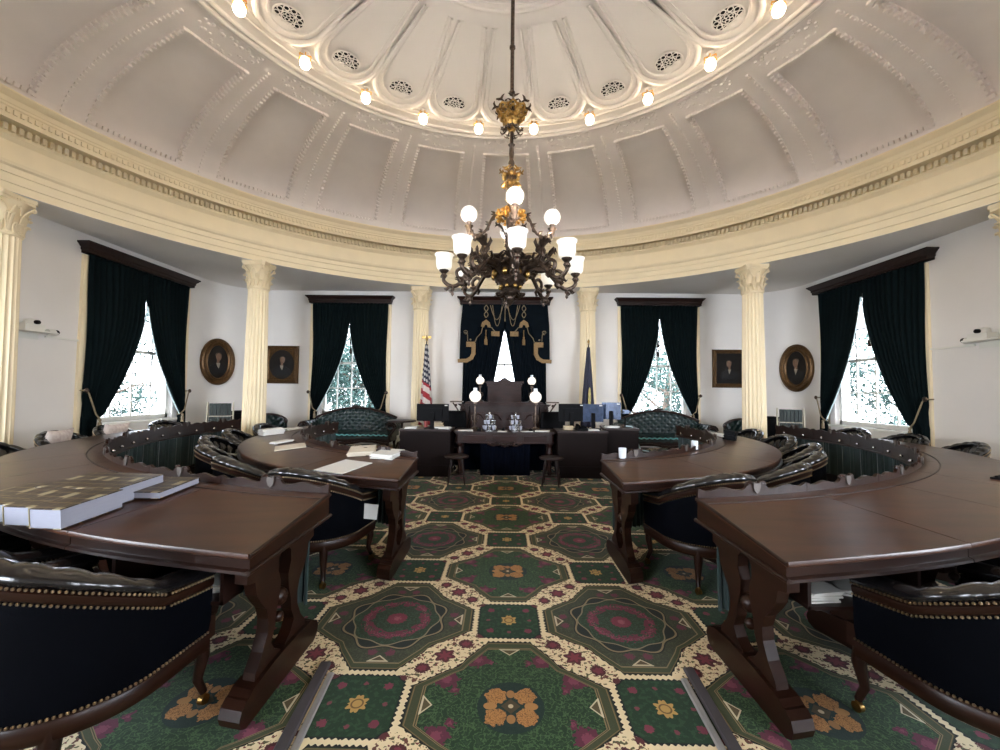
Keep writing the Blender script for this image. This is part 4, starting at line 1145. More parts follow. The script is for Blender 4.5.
def sheaf(label, loc, w, d, h, rz=0, m='paper', cat='papers', group=None, name='paper_stack'):
    mb = MB(); k = max(1, min(6, int(h/.008))); rnd = random.Random(int(loc[0]*1000)+int(loc[1]*77))
    for i in range(k):
        a = rnd.uniform(-.10, .10); c, s = cos(a), sin(a); z0 = h*i/k; z1 = h*(i+1)/k-.0004; dx, dy = rnd.uniform(-.012, .012), rnd.uniform(-.012, .012)
        q = [(x*c-y*s+dx, x*s+y*c+dy) for x, y in ((-w/2, -d/2), (w/2, -d/2), (w/2, d/2), (-w/2, d/2))]
        mb.add([(x, y, z) for z in (z0, z1) for x, y in q], [(0,3,2,1),(4,5,6,7),(0,1,5,4),(1,2,6,5),(2,3,7,6),(3,0,4,7)])
    rot = rz if isinstance(rz, tuple) else (0, 0, rz)
    o = part(name, mb, M[m], None, loc=loc, rot=rot, smooth=False); tag(o, label, cat, group); return o
for (x, y, w, d, h, a, lb) in ((-.66, 7.22, .26, .20, .012, .1, 'loose white papers at the left end of the clerk table'), (-.02, 7.12, .16, .22, .010, -.1, 'white papers in the middle of the clerk table'),
     (.70, 7.22, .24, .18, .014, -.2, 'loose white papers at the right end of the clerk table'), (.42, 7.12, .20, .12, .010, .2, 'white papers beside the right tiered stand on the clerk table')):
    sheaf(lb, (x, y, .766), w, d, h, a)
for (x, y, w, d, h, a, m, lb) in ((-1.62, 7.18, .20, .26, .03, .2, 'paper', 'rumpled white papers at the left end of the left side desk'), (-1.05, 7.15, .24, .2, .028, -.2, 'paper', 'rumpled white papers at the right end of the left side desk'), (-1.18, 7.45, .16, .12, .08, 0, 'tan', 'small tan box behind the papers on the left side desk'),
     (1.14, 7.20, .16, .10, .07, .1, 'tan', 'small tan box on the right side desk by the telephone'), (1.52, 7.15, .24, .2, .02, .1, 'paper', 'white papers on the right side desk below the middle monitor'), (1.92, 7.28, .22, .2, .03, -.1, 'paper', 'white papers on the short end desk')):
    sheaf(lb, (x, y, .802 if x < 1.8 else .842), w, d, h, a, m, 'box' if m == 'tan' else 'papers', name='small_box' if m == 'tan' else 'paper_stack')
mb = MB(); mb.lathe([(.035, 0), (.035, .10), (.03, .105), (.001, .105)], 12); tag(part('tin_can', mb, M['red'], None, loc=(-1.40, 7.42, .80)), 'small red tin behind the left monitor stand', 'tin')
for (x, lb) in ((-.42, 'small black inkwell left of the tiered stands'), (.48, 'small black inkwell right of the tiered stands'), (.0, 'small black inkwell between the tiered stands')):
    mb = MB(); mb.lathe([(.03, 0), (.034, .02), (.026, .045), (.012, .05), (.012, .06), (.001, .06)], 12); tag(part('inkwell', mb, M['black'], None, loc=(x, 7.16, .766)), lb, 'inkwell')
def monitor(label, loc, rz, w, h, m='black', back=True):
    t = thing('monitor', label, 'monitor', loc, rz)
    mb = MB(); mb.box(-w/2, w/2, -.012, .02, .13, .13+h); mb.box(-w*.3, w*.3, -.035, -.012, .20, .13+h*.75); part('monitor_back', mb, M[m], t, smooth=False)
    mb = MB(); mb.box(-w/2+.01, w/2-.01, .02, .023, .145, .115+h); part('screen', mb, M['screen'], t, smooth=False)
    mb = MB(); mb.box(-.035, .035, -.06, -.035, .01, .13+h*.5); mb.box(-.13, .13, -.12, .08, 0, .012); part('monitor_stand', mb, M['black'], t, smooth=False)
    mb = MB(); mb.box(w/2-.07, w/2-.02, -.014, -.012, .13+h-.035, .13+h-.015); part('asset_sticker', mb, M['paper'], t, smooth=False)
    return t
monitor('black computer monitor seen from behind on the left side desk', (-1.24, 7.18, .80), 0, .56, .30)
monitor('black computer monitor on the right side desk beside the telephone', (1.23, 7.42, .80), .1, .46, .32)
monitor('blue-sheened computer monitor in the middle of the right side desks', (1.62, 7.40, .80), -.15, .36, .32, 'blue_panel')
monitor('blue-sheened computer monitor at the far right of the side desks', (1.98, 7.52, .84), -.35, .34, .31, 'blue_panel')
t = thing('telephone', 'black desk telephone on the right side desk', 'telephone', (1.36, 7.10, .80), .1)
mb = MB(); mb.prism([(-.09, 0), (.09, 0), (.09, .07), (-.09, .03)], lambda a, b_, d: (d, a, b_), -.09, .09); part('phone_body', mb, M['black'], t, smooth=False)
mb = MB(); mb.tube([(-.06, -.09, .05), (-.06, -.05, .085), (-.06, .05, .10), (-.06, .09, .09)], [.024, .014, .014, .024], 8); part('handset', mb, M['black'], t)
t = thing('camera_rig', 'small dark video camera on a jointed arm right of the monitors', 'camera', (2.22, 7.48, .84), 0)
mb = MB(); mb.lathe([(.06, 0), (.06, .01), (.012, .015), (.012, .16)], 12); mb.tube([(0, 0, .16), (-.06, 0, .22), (.02, -.03, .27)], .010, 6); part('arm', mb, M['black'], t)
mb = MB(); mb.box(-.06, .05, -.06, .02, .24, .31); mb.tube([(-.03, -.06, .275), (-.03, -.11, .275)], .024, 10); mb.box(.05, .09, -.03, .0, .26, .29); part('camera_body', mb, M['blue_panel'], t, smooth=False)
mb = MB(); mb.tube([(2.22, 7.42, .86), (2.30, 7.35, .86), (2.36, 7.30, .75), (2.38, 7.28, .58), (2.44, 7.3, .45), (2.6, 7.36, .42)], .012, 6); tag(part('white_cable', mb, M['lining'], None), 'pale cable looping down from the end desk by the sofa', 'cable')
def office_chair(label, loc, rz):
    t = thing('office_chair', label, 'chair', loc, rz)
    mb = MB()
    mb.grid(lambda u, v: ((u-.5)*.46*(1-.25*max(0, v-.6)), .02+.05*(2*u-1)**2*-1, .55+.52*v), 10, 8); o = part('backrest', mb, M['black'], t, sharp=80); so = o.modifiers.new('t', 'SOLIDIFY'); so.thickness = .05
    mb = MB(); mb.lathe([(.001, .42), (.22, .42), (.25, .45), (.23, .50), (.001, .51)], 20, (0, -.22, 0)); part('seat', mb, M['black'], t)
    mb = MB(); mb.tube([(0, -.22, .08), (0, -.22, .42)], .03, 8); mb.tube([(0, -.1, .44), (0, .06, .46), (0, .05, .62)], .02, 6)
    for i in range(5): a = i*2*PI/5; mb.tube([(0, -.22, .10), (.28*cos(a), -.22+.28*sin(a), .06)], [.025, .016], 6); mb.sphere((.28*cos(a), -.22+.28*sin(a), .03), .03, 8, 6)
    part('base', mb, M['black'], t); return t
office_chair('black office chair between the left monitor and the clerk table', (-.98, 8.12, 0), 0)
office_chair('black office chair between the clerk table and the right monitors', (.98, 8.12, 0), 0)

# ------------------------------------------------------------------ flags
def flag(name, label, loc, m, top, uvs=True, eagle=True, sg=1):
    t = thing(name, label, 'flag', loc)
    mb = MB(); mb.lathe([(.17, 0), (.17, .02), (.10, .05), (.03, .08), (.018, .10), (.014, top)], 14); part('pole', mb, M['wood_med'], t)
    mb = MB()
    if eagle:
        mb.sphere((0, 0, top+.03), .03, 8, 6); mb.sphere((0, 0, top+.085), .024, 8, 6, (1, 1, 1.7)); mb.sphere((0, -.01, top+.135), .014, 8, 6)
        for s in (-1, 1): mb.prism([(s*.01, top+.07), (s*.06, top+.14), (s*.11, top+.12), (s*.115, top+.06), (s*.07, top+.075), (s*.02, top+.05)], lambda a, b_, d: (a, d, b_), -.008, .008)
    else:
        mb.lathe([(.014, top-.01), (.03, top+.01), (.014, top+.02), (.035, top+.06), (.001, top+.13)], 12)
    part('finial', mb, M['brass'], t, sharp=60)
    mb = MB(); nu, nv = 48, 40; uv = []
    z0, z1 = .62, top-.08
    def f(u, v):
        z = lerp(z0, z1, v); w = (.05+.22*(1-v)**.9)
        a = u*PI*1.55-.25
        fold = 1+.28*sin(u*2*PI*4+v*2)
        x = sg*(-w*.55*cos(a)*1.0*fold+.02*(1-v)); y = -w*.55*sin(a)*fold*.8-.01
        return (x, y, z-.10*u*(1-v)*0)
    for j in range(nv+1):
        for i in range(nu+1): uv.append((i/nu*1.0+0*(j/nv), j/nv+.30*(i/nu-.5)*(1-j/nv)+(.0)))
    mb.grid(f, nu, nv); mb.uv = uv
    o = part('flag_cloth', mb, m, t, sharp=80); so = o.modifiers.new('t', 'SOLIDIFY'); so.thickness = .004
    return t
flag('national_flag', 'drooping red white and blue starred flag on a pole with an eagle finial', (-1.93, 10.12, .0), M['flag'], 2.70)
fb = flag('state_flag', 'drooping dark blue flag with a yellow emblem on a pole by the right monitors', (2.10, 10.12, .0), M['navy_flag'], 2.66, eagle=False, sg=-1)
mb = MB(); mb.sphere((0, -.135, 1.32), .09, 12, 8, (.42, .25, 3.0)); mb.sphere((-.01, -.15, 1.22), .06, 10, 6, (.5, .25, 1.8)); part('yellow_emblem', mb, M['flag_gold'], fb, sharp=80)

# ------------------------------------------------------------------ sofas and armchairs in green tufted leather
def tuft_surface(fn, nu, nv, du, dv, depth):
    """fn(u,v)->(point, normal); diamond tufting"""
    def g(u, v):
        p, n = fn(u, v); a, b_ = u*du, v*dv
        d = abs(sin(PI*(a+b_)))*abs(sin(PI*(a-b_))); return tuple(Vector(p)+Vector(n)*depth*(d**.5))
    return g
def sofa(label):
    t = thing('tufted_sofa', label, 'sofa', group='green tufted sofas with carved frames')
    W = .98
    def toph(x): return .78+.24*(cos(min(1, abs(x)/W)*PI/2)**.9 if abs(x) < W else 0)
    mb = MB(); g = tuft_surface(lambda u, v: ((lerp(-W, W, u), .30+.05*v-.0, lerp(.42, toph(lerp(-W, W, u))-.03, v)), (0, -1, .1)), 96, 30, 12, 3.5, .045)
    mb.grid(g, 96, 30); part('tufted_back', mb, M['velvet'], t, sharp=80)
    mb = MB(); mb.prism([(lerp(-W, W, i/30), toph(lerp(-W, W, i/30))-.02) for i in range(31)]+[(W, .40), (-W, .40)], lambda a, b_, d: (a, d, b_), .36, .42); part('back_shell', mb, M['velvet'], t, smooth=False)
    mb = MB(); mb.tube([(lerp(-W-.03, W+.03, i/30), .345, toph(lerp(-W, W, i/30))) for i in range(31)], .028, 8)
    for s in (-1, 0, 1): mb.tube([(.07*s+.03*cos(q)*(1 if s else 0), .32, toph(0)+.03+.02*sin(q)) for q in [j*.9 for j in range(6)]], .02, 6)
    mb.sphere((0, .32, toph(0)+.04), .035, 8, 6, (1.4, .7, 1)); part('carved_top_rail', mb, M['wood_dark'], t)
    mb = MB()
    def seat(u, v):
        a = v*PI*.5
        y = lerp(.30, -.30, min(1, v*1.25)) if v < .8 else -.30-.05*sin((v-.8)*5*PI/2); z = .45 if v < .8 else .45-.12*(v-.8)*5
        z += .02*sin(PI*min(1, v*1.25)); return (lerp(-W, W, u), y, z+.012*sin(u*2*PI*11)*(smooth01((v-.5)*3)))
    mb.grid(seat, 110, 14); part('seat', mb, M['velvet'], t, sharp=80)
    mb = MB(); mb.tube([(lerp(-W, W, i/120), -.345, .415+.010*sin(i/120*2*PI*16)) for i in range(121)], .016, 6); part('piped_edge_highlight', mb, M['aqua'], t, label='scalloped seat piping, pale aqua painted as its highlight')
    mb = MB(); mb.box(-W-.02, W+.02, -.33, .38, .24, .36)
    mb.tube([(lerp(-W, W, i/20), -.34, .25-.03*cos(i/20*2*PI*2)) for i in range(21)], .03, 6); part('seat_rail', mb, M['wood_dark'], t)
    for s in (-1, 1):
        mb = MB()
        g = tuft_surface(lambda u, v: ((s*(W+.05+.11*cos(u*1.7*PI-.35*PI)), lerp(.34, -.26, v), .60+.10*sin(u*1.7*PI-.35*PI)), (s*cos(u*1.7*PI-.35*PI), 0, sin(u*1.7*PI-.35*PI))), 30, 26, 3, 3.5, .03)
        mb.grid(g, 30, 26); mb.box(min(s*(W-.03), s*(W+.08)), max(s*(W-.03), s*(W+.08)), -.26, .36, .36, .60); ar = part('rolled_arm', mb, M['velvet'], t, sharp=80)
        mb = MB(); mb.tube([(s*(W+.05+.12*cos(q)*(1-q/14)), -.28, .60+.12*sin(q)*(1-q/14)) for q in [j*.5 for j in range(18)]], .022, 6)
        mb.tube([(s*(W+.16), -.28, .58), (s*(W+.08), -.30, .46), (s*(W+.02), -.31, .36), (s*(W+.04), -.31, .26)], [.02, .03, .04, .035], 8); part('arm_scroll', mb, M['wood_dark'], ar)
    for x in (-W+.02, W-.02, 0):
        for y in (-.28, .32):
            if x == 0 and y > 0: continue
            mb = MB(); mb.tube([(x, y, .28), (x, y-.03, .18), (x, y, .08), (x, y-.015, 0)], [.045, .035, .022, .026], 8); part('leg', mb, M['wood_dark'], t)
    return t
place(PR, 'sofa', sofa, 'green tufted leather sofa with a carved frame below the left front window', (-3.66, 9.85, 0), 0)
place(PR, 'sofa', sofa, 'green tufted leather sofa with a carved frame below the right front window', (3.84, 9.85, 0), 0)
def armchair(label):
    t = thing('tufted_armchair', label, 'chair', group='low green tufted armchairs by the front corners')
    def toph(x): return .80+.08*cos(x/.36*PI/2)
    mb = MB()
    def fn(u, v):
        a = (u-.5)*PI*1.15; return ((.36*sin(a), .28*cos(a)-.0, lerp(.40, .70+.16*cos(a*.8)**2, v)), (-sin(a), -cos(a), 0))
    mb.grid(tuft_surface(fn, 60, 18, 8, 2.5, .035), 60, 18); part('tufted_back', mb, M['velvet'], t, sharp=80)
    mb = MB(); mb.grid(lambda u, v: (.40*sin((u-.5)*PI*1.15), .32*cos((u-.5)*PI*1.15), lerp(.30, .70+.16*cos((u-.5)*PI*1.15*.8)**2, v)), 40, 2); part('outer_back', mb, M['velvet'], t)
    mb = MB(); mb.tube([(.38*sin(a), .30*cos(a), .705+.16*cos(a*.8)**2) for a in [(i/30-.5)*PI*1.15 for i in range(31)]], .035, 8); part('top_rail', mb, M['wood_dark'], t)
    mb = MB(); mb.lathe([(.30, .30), (.35, .33), (.35, .42), (.30, .46), (.001, .47)], 24, (0, -.02, 0)); part('seat', mb, M['velvet'], t)
    for a in range(4): x, y = .24*cos(a*PI/2+.78), .22*sin(a*PI/2+.78); mb = MB(); mb.tube([(x, y, .31), (x*1.1, y*1.1, .15), (x*1.15, y*1.15, 0)], [.035, .022, .02], 8); part('leg', mb, M['wood_dark'], t)
    return t
for (x, y, a, lb) in ((-5.40, 9.35, .5, 'low green tufted armchair beside the left rectangular portrait column'), (5.45, 9.35, -.5, 'low green tufted armchair beside the right rectangular portrait column')):
    place(PR, 'ac', armchair, lb, (x, y, 0), a)

t = thing('pedestal_table', 'small round pedestal table between the left sofa and the side desk', 'table', (-2.28, 9.2, 0))
mb = MB(); mb.lathe([(.001, .80), (.30, .80), (.315, .79), (.315, .765), (.28, .755), (.001, .755)], 30); part('table_top', mb, M['wood_dark'], t)
mb = MB(); mb.lathe([(.05, .755), (.03, .72), (.022, .6), (.04, .5), (.055, .42), (.03, .34), (.05, .26), (.05, .22)], 14); part('pedestal', mb, M['wood_dark'], t)
for i in range(3):
    a = i*2*PI/3+.4; mb = MB(); mb.tube([(.03*cos(a), .03*sin(a), .30), (.12*cos(a), .12*sin(a), .28), (.20*cos(a), .20*sin(a), .14), (.31*cos(a), .31*sin(a), .04), (.35*cos(a), .35*sin(a), .02)], [.03, .03, .024, .018, .022], 8); part('leg', mb, M['wood_dark'], t)

# ------------------------------------------------------------------ binder racks
def rack(label):
    t = thing('binder_rack', label, 'rack', group='racks of dark green binders in the front corners')
    mb = MB()
    for s in (-1, 1): mb.prism([(-.18, 0), (.22, 0), (.22, 1.16), (.06, 1.16), (-.18, .45)], lambda a, b_, d: (d, a, b_), s*.24-.012, s*.24+.012)
    for z, y in ((.30, -.10), (.58, -.04), (.86, .03)): mb.box(-.24, .24, y-.06, .2, z-.012, z)
    part('rack_frame', mb, M['beige'], t, smooth=False)
    mb = MB()
    for r, (z, y) in enumerate(((.30, -.10), (.58, -.04), (.86, .03))):
        for i in range(6): x = -.20+i*.068; mb.box(x, x+.06, y-.05, y+.14, z+.002, z+.23+.02*((i*3+r) % 3))
    o = part('binder', mb, M['binder'], t, smooth=False)
    return t
place(PR, 'rk', rack, 'cream rack of dark green binders below the left oval portrait', (-6.30, 9.05, 0), .55)
place(PR, 'rk', rack, 'cream rack of dark green binders below the right oval portrait', (6.28, 9.00, 0), -.55)
for x, lb in ((-6.28, 'black storage cabinet between the left binder rack and the column'), (6.28, 'black storage cabinet between the right binder rack and the column')):
    t = thing('storage_cabinet', lb, 'cabinet', (x, 10.0, 0), .3 if x < 0 else -.3)
    mb = MB(); mb.box(-.30, .30, -.2, .2, .04, .90); mb.box(-.31, .31, -.21, .21, .90, .93); part('cabinet_body', mb, M['black'], t, smooth=False)
    for s in (-1, 1): mb = MB(); mb.box(*(sorted((s*.01, s*.29))), -.215, -.2, .08, .87); dr = part('door', mb, M['black'], t, smooth=False); mb = MB(); mb.sphere((s*.04, -.225, .5), .014, 8, 6); part('knob', mb, M['silver'], dr)

# ------------------------------------------------------------------ portraits
def face_paint(t, cx, cz, y, k=1, turn=1, hair=(.25, .2, .18)):
    mb = MB(); mb.sphere((cx+turn*.01*k, y, cz+.07*k), .062*k, 14, 10, (.82, .12, 1.15)); mb.box(cx-.022*k, cx+.022*k, y-.004, y+.004, cz-.05*k, cz+.02*k); part('painted_face', mb, M['skin_paint'], t)
    mb = MB(); mb.prism([(cx-.20*k, cz-.26*k), (cx-.18*k, cz-.13*k), (cx-.05*k, cz-.05*k), (cx, cz-.09*k), (cx+.05*k, cz-.05*k), (cx+.18*k, cz-.13*k), (cx+.20*k, cz-.26*k)], lambda a, b_, d: (a, d, b_), y-.003, y+.003); part('painted_coat', mb, M['coat_paint'], t, smooth=False)
    mb = MB(); mb.prism([(cx-.035*k, cz-.045*k), (cx+.035*k, cz-.045*k), (cx+.02*k+turn*.01, cz-.10*k), (cx+turn*.015, cz-.15*k), (cx-.02*k, cz-.10*k)], lambda a, b_, d: (a, d, b_), y-.007, y-.003); part('painted_collar', mb, M['shirt_paint'], t, smooth=False)
    mb = MB(); mb.sphere((cx+turn*.006*k, y+.004, cz+.105*k), .064*k, 12, 8, (.95, .10, .75)); part('painted_hair', mb, M['trunk'], t)
def oval_portrait(label, loc, rz, a, b_, turn):
    t = thing('oval_portrait', label, 'picture', loc, rz)
    mb = MB(); prof = [(0, 0), (0, -.03), (.03, -.06), (.06, -.045), (.08, -.06), (.13, -.07), (.16, -.045), (.175, -.05), (.185, -.02), (.185, 0)]
    n = 48; k = len(prof); ia, ib = a-.185, b_-.185; vs = []
    for i in range(n):
        q = 2*PI*i/n
        for (o_, y) in prof: vs.append(((ia+o_)*cos(q), y, (ib+o_)*sin(q)))
    mb.add(vs, [(i*k+j, i*k+(j+1) % k, ((i+1) % n)*k+(j+1) % k, ((i+1) % n)*k+j) for i in range(n) for j in range(k)]); part('gilt_frame', mb, M['gold_frame'], t)
    mb = MB(); mb.prism([((ia+.02)*cos(2*PI*i/32), (ib+.02)*sin(2*PI*i/32)) for i in range(32)], lambda p, q, d: (p, d, q), -.02, -.005); part('canvas', mb, M['canvas'], t, smooth=False)
    face_paint(t, 0, .03, -.024, 1.35, turn); return t
def rect_portrait(label, loc, rz, w, h, turn, oval=True):
    t = thing('portrait', label, 'picture', loc, rz)
    mb = MB(); prof = [(0, 0), (0, -.03), (.02, -.045), (.05, -.04), (.08, -.06), (.10, -.055), (.11, 0)]; vs = []; k = len(prof)
    for (sx, sz) in ((-1, -1), (1, -1), (1, 1), (-1, 1)):
        for (o_, y) in prof: vs.append((sx*(w/2-.11+o_), y, sz*(h/2-.11+o_)))
    mb.add(vs, [(i*k+j, i*k+(j+1) % k, ((i+1) % 4)*k+(j+1) % k, ((i+1) % 4)*k+j) for i in range(4) for j in range(k)]); part('gilt_frame', mb, M['gold_frame'], t, smooth=False)
    mb = MB(); mb.box(-w/2+.09, w/2-.09, -.015, -.005, -h/2+.09, h/2-.09); part('canvas', mb, M['canvas'], t, smooth=False)
    if oval:
        mb = MB(); ri, rj = w/2-.12, h/2-.12; n = 40; vs = []
        for i in range(n):
            q = 2*PI*i/n; cx_, cz_ = ri*cos(q), rj*sin(q); m_ = max(abs(cos(q)), abs(sin(q))); vs += [(cx_, -.022, cz_), ((w/2-.10)*cos(q)/m_, -.022, (h/2-.10)*sin(q)/m_)]
        mb.add(vs, [(2*i, 2*i+1, (2*i+3) % (2*n), (2*i+2) % (2*n)) for i in range(n)]); part('oval_mat', mb, M['gold_frame'], t, smooth=False)
    face_paint(t, 0, .03, -.02, 1.25, turn); return t
def arc_pos(sg, deg, z):
    a = math.radians(deg); return (sg*(SX-CR+(CR-.085)*cos(a)), yc+(CR-.085)*sin(a), z)
oval_portrait('oval gilt-framed dark portrait between the left side window and the column', arc_pos(-1, 21, 2.15), math.radians(90-21), .44, .60, 1)
oval_portrait('oval gilt-framed dark portrait between the column and the right side window', arc_pos(1, 17, 2.13), -math.radians(90-17), .44, .60, -1)
rect_portrait('rectangular gilt-framed dark portrait with an oval mat, right of the left column', (-6.08, FY-.03, 2.14), 0, .92, 1.04, 1)
rect_portrait('rectangular gilt-framed dark portrait left of the right column', (6.12, FY-.03, 2.15), 0, .92, 1.04, -1, False)

# ------------------------------------------------------------------ wall cameras
def wall_cam(label, loc, rz, side):
    t = thing('wall_camera', label, 'camera', loc, rz)
    mb = MB(); mb.box(-.16, .16, -.16, 0, -.03, -.015); mb.box(-.13, .10, -.005, 0, -.10, .08); part('bracket', mb, M['white'], t, smooth=False)
    mb = MB(); mb.box(-.13, .05, -.13, -.01, -.015, .05); mb.lathe([(.05, .05), (.055, .07), (.045, .10), (.001, .11)], 12, (-.03, -.07, 0)); part('camera_body', mb, M['white'], t, smooth=False)
    mb = MB(); mb.tube([(-.03, -.12, .07), (-.03, -.15, .07)], .022, 10); part('lens', mb, M['black'], t)
    mb = MB(); mb.tube([(side*.16, -.03, -.005), (side*.24, -.03, -.005)], .035, 10); c = part('small_sensor', mb, M['white'], t); mb = MB(); mb.sphere((side*.24, -.04, .0), .028, 8, 6); part('sensor_eye', mb, M['black'], c)
    mb = MB(); mb.box(*sorted((side*.16, side*.62)), -.018, 0, -.065, -.045); part('cable_conduit', mb, M['white'], t, smooth=False)
    t.scale = (1.5, 1.5, 1.5); return t
wall_cam('white camera on a wall bracket left of the left side window', (-SX, 6.32, 2.36), PI/2, 1)
wall_cam('white camera on a wall bracket right of the right side window', (SX, 6.28, 2.36), -PI/2, -1)

# ------------------------------------------------------------------ chandelier
ch = thing('chandelier', 'large bronze and gilt gas style chandelier with lit etched shades, hung on a long rod', 'chandelier', (.055, 3.95, 0))
ROT = math.radians(4)
mb = MB(); mb.tube([(0, 0, H+5.38), (0, 0, H+3.0)], .020, 10)
for z in (3.45, 2.98): mb.lathe([(.02, -.02), (.03, -.01), (.03, .01), (.02, .02)], 12, (0, 0, H+z))
part('rod', mb, M['bronze'], ch)
def leafcurl(mb, a, c, r0, z0, r1, h, w, n=8, down=0):
    """acanthus leaf: rises from (r0,z0) out to r1 and curls over"""
    pts = []; rad = []
    for i in range(n+1):
        v = i/n; r = lerp(r0, r1, v**1.2)+.0; z = z0+h*sin(v*PI*.72)*(1 if not down else -1)
        if v > .8: r -= (v-.8)*.10*(r1-r0)/.2
        pts.append((c[0]+r*cos(a), c[1]+r*sin(a), c[2]+z)); rad.append(w*(sin(PI*min(1, v*.85+.15))**.7)+.003)
    mb.tube(pts, rad, 6, flat=.45)
    for sg in (-1, 1):
        for v in (.35, .6, .8):
            i = int(v*n); p = Vector(pts[i]); tdir = Vector((-sin(a), cos(a), 0))*sg
            mb.tube([tuple(p), tuple(p+tdir*w*1.6+Vector((cos(a), sin(a), .5))*w*.7), tuple(p+tdir*w*2.3+Vector((cos(a), sin(a), 1.6))*w*.5)], [w*.6, w*.4, w*.1], 4)
mb = MB(); mb2 = MB()
c = (0, 0, H+2.70)
for i in range(8):
    a = ROT+i*2*PI/8
    leafcurl(mb, a, c, .03, -.03, .22, .16, .024); leafcurl(mb2, a+PI/8, c, .03, -.06, .16, .15, .030); leafcurl(mb2, a, c, .03, -.10, .12, .12, .028)
    leafcurl(mb, a+PI/8, c, .03, -.02, .13, -.10, .014)
mb2.lathe([(.02, -.12), (.05, -.08), (.085, -.02), (.07, .04), (.03, .10), (.02, .16)], 14, c)
part('acanthus_crown', mb, M['bronze'], ch, sharp=70); part('gilt_crown', mb2, M['brass'], ch, sharp=70)
mb = MB(); mb.lathe([(.018, 2.60), (.018, 2.46), (.035, 2.45), (.02, 2.43), (.026, 2.36), (.020, 2.30), (.035, 2.26), (.022, 2.23), (.03, 2.18), (.055, 2.12), (.03, 2.05), (.04, 2.0), (.02, 1.94), (.03, 1.86), (.05, 1.80), (.03, 1.74), (.05, 1.68), (.035, 1.60), (.05, 1.50), (.03, 1.42), (.05, 1.32), (.09, 1.26), (.12, 1.23), (.15, 1.19), (.12, 1.15), (.16, 1.10), (.11, 1.05), (.07, 1.01), (.09, .98), (.05, .94), (.03, .91), (.045, .89), (.02, .86), (.001, .84)], 16, (0, 0, H), mod=lambda a, z: 1+.10*sin(a*8))
part('central_stem', mb, M['bronze'], ch, sharp=70)
mb = MB()
for i in range(6):
    a = i*PI/3+ROT; leafcurl(mb, a, (0, 0, H+2.12), .03, -.02, .13, .07, .020); leafcurl(mb, a+.5, (0, 0, H+2.12), .03, -.02, .10, -.07, .018); mb.sphere((.075*cos(a+.5), .075*sin(a+.5), H+2.13), .024, 8, 6)
for i in range(4): leafcurl(mb, i*PI/2, (0, 0, H+1.98), .02, 0, .06, .05, .014); mb.sphere((.035*cos(i*PI/2), .035*sin(i*PI/2), H+1.90), .022, 7, 5)
part('gilt_knop', mb, M['brass'], ch, sharp=70)
mb = MB()
for i in range(8):
    a = i*PI/4+ROT+.3; r = .115; mb.sphere((r*cos(a), r*sin(a), H+1.73), .030, 7, 5)
    for j in range(5): q = j*2*PI/5; mb.sphere(((r+.02)*cos(a)-sin(a)*.035*cos(q), (r+.02)*sin(a)+cos(a)*.035*cos(q), H+1.73+.035*sin(q)), .017, 6, 4)
    leafcurl(mb, a+.39, (0, 0, H+1.72), .04, 0, .13, .05, .016)
part('gilt_blossoms', mb, M['gold'], ch, sharp=70)
def arm_pts(prof, a): return [(r*cos(a), r*sin(a), H+z) for r, z in prof]
def spl(prof, k=4):
    out = []
    n = len(prof)
    for i in range(n-1):
        p0 = prof[max(0, i-1)]; p1 = prof[i]; p2 = prof[i+1]; p3 = prof[min(n-1, i+2)]
        for j in range(k):
            t = j/k; out.append(tuple(.5*((2*p1[d])+(-p0[d]+p2[d])*t+(2*p0[d]-5*p1[d]+4*p2[d]-p3[d])*t*t+(-p0[d]+3*p1[d]-3*p2[d]+p3[d])*t**3) for d in (0, 1)))
    out.append(prof[-1]); return out
# upper tier: four globes
for i in range(4):
    a = -PI/2+ROT+i*PI/2; mb = MB()
    pr = spl([(.05, 1.70), (.12, 1.74), (.18, 1.71), (.22, 1.62), (.27, 1.555), (.34, 1.53), (.40, 1.56), (.41, 1.64)])
    mb.tube(arm_pts(pr, a), .014, 7)
    for (v, s) in ((.25, .018), (.45, .02), (.62, .017), (.8, .016)):
        r, z = pr[int(v*(len(pr)-1))]
        for sg in (-1, 1):
            p = Vector((r*cos(a), r*sin(a), H+z)); td = Vector((-sin(a), cos(a), 0))*sg
            mb.tube([tuple(p), tuple(p+td*.02+Vector((0, 0, .03))), tuple(p+td*.035+Vector((cos(a)*.03, sin(a)*.03, .035)))], [s*.7, s*.8, .003], 5)
            mb.tube([tuple(p), tuple(p+Vector((0, 0, -.03))), tuple(p+td*.01+Vector((cos(a)*.03, sin(a)*.03, -.05)))], [s*.7, s*.6, .003], 5)
    mb.lathe([(.012, 1.52-1.6), (.03, 1.60-1.6), (.045, 1.62-1.6), (.02, 1.63-1.6), (.028, 1.66-1.6)], 10, (.41*cos(a), .41*sin(a), H+1.6))
    mb.lathe([(.001, -.11), (.014, -.10), (.008, -.07), (.012, -.05)], 8, (.36*cos(a), .36*sin(a), H+1.58))
    leafcurl(mb, a, (0, 0, H+1.52), .05, 0, .17, .12, .02)
    ar = part('upper_arm', mb, M['bronze'], ch, sharp=70)
    mb = MB(); mb.sphere((.41*cos(a), .41*sin(a), H+1.735), .080, 20, 12)
    part('globe_shade', mb, M['shade'], ar, label='lit etched glass globe')
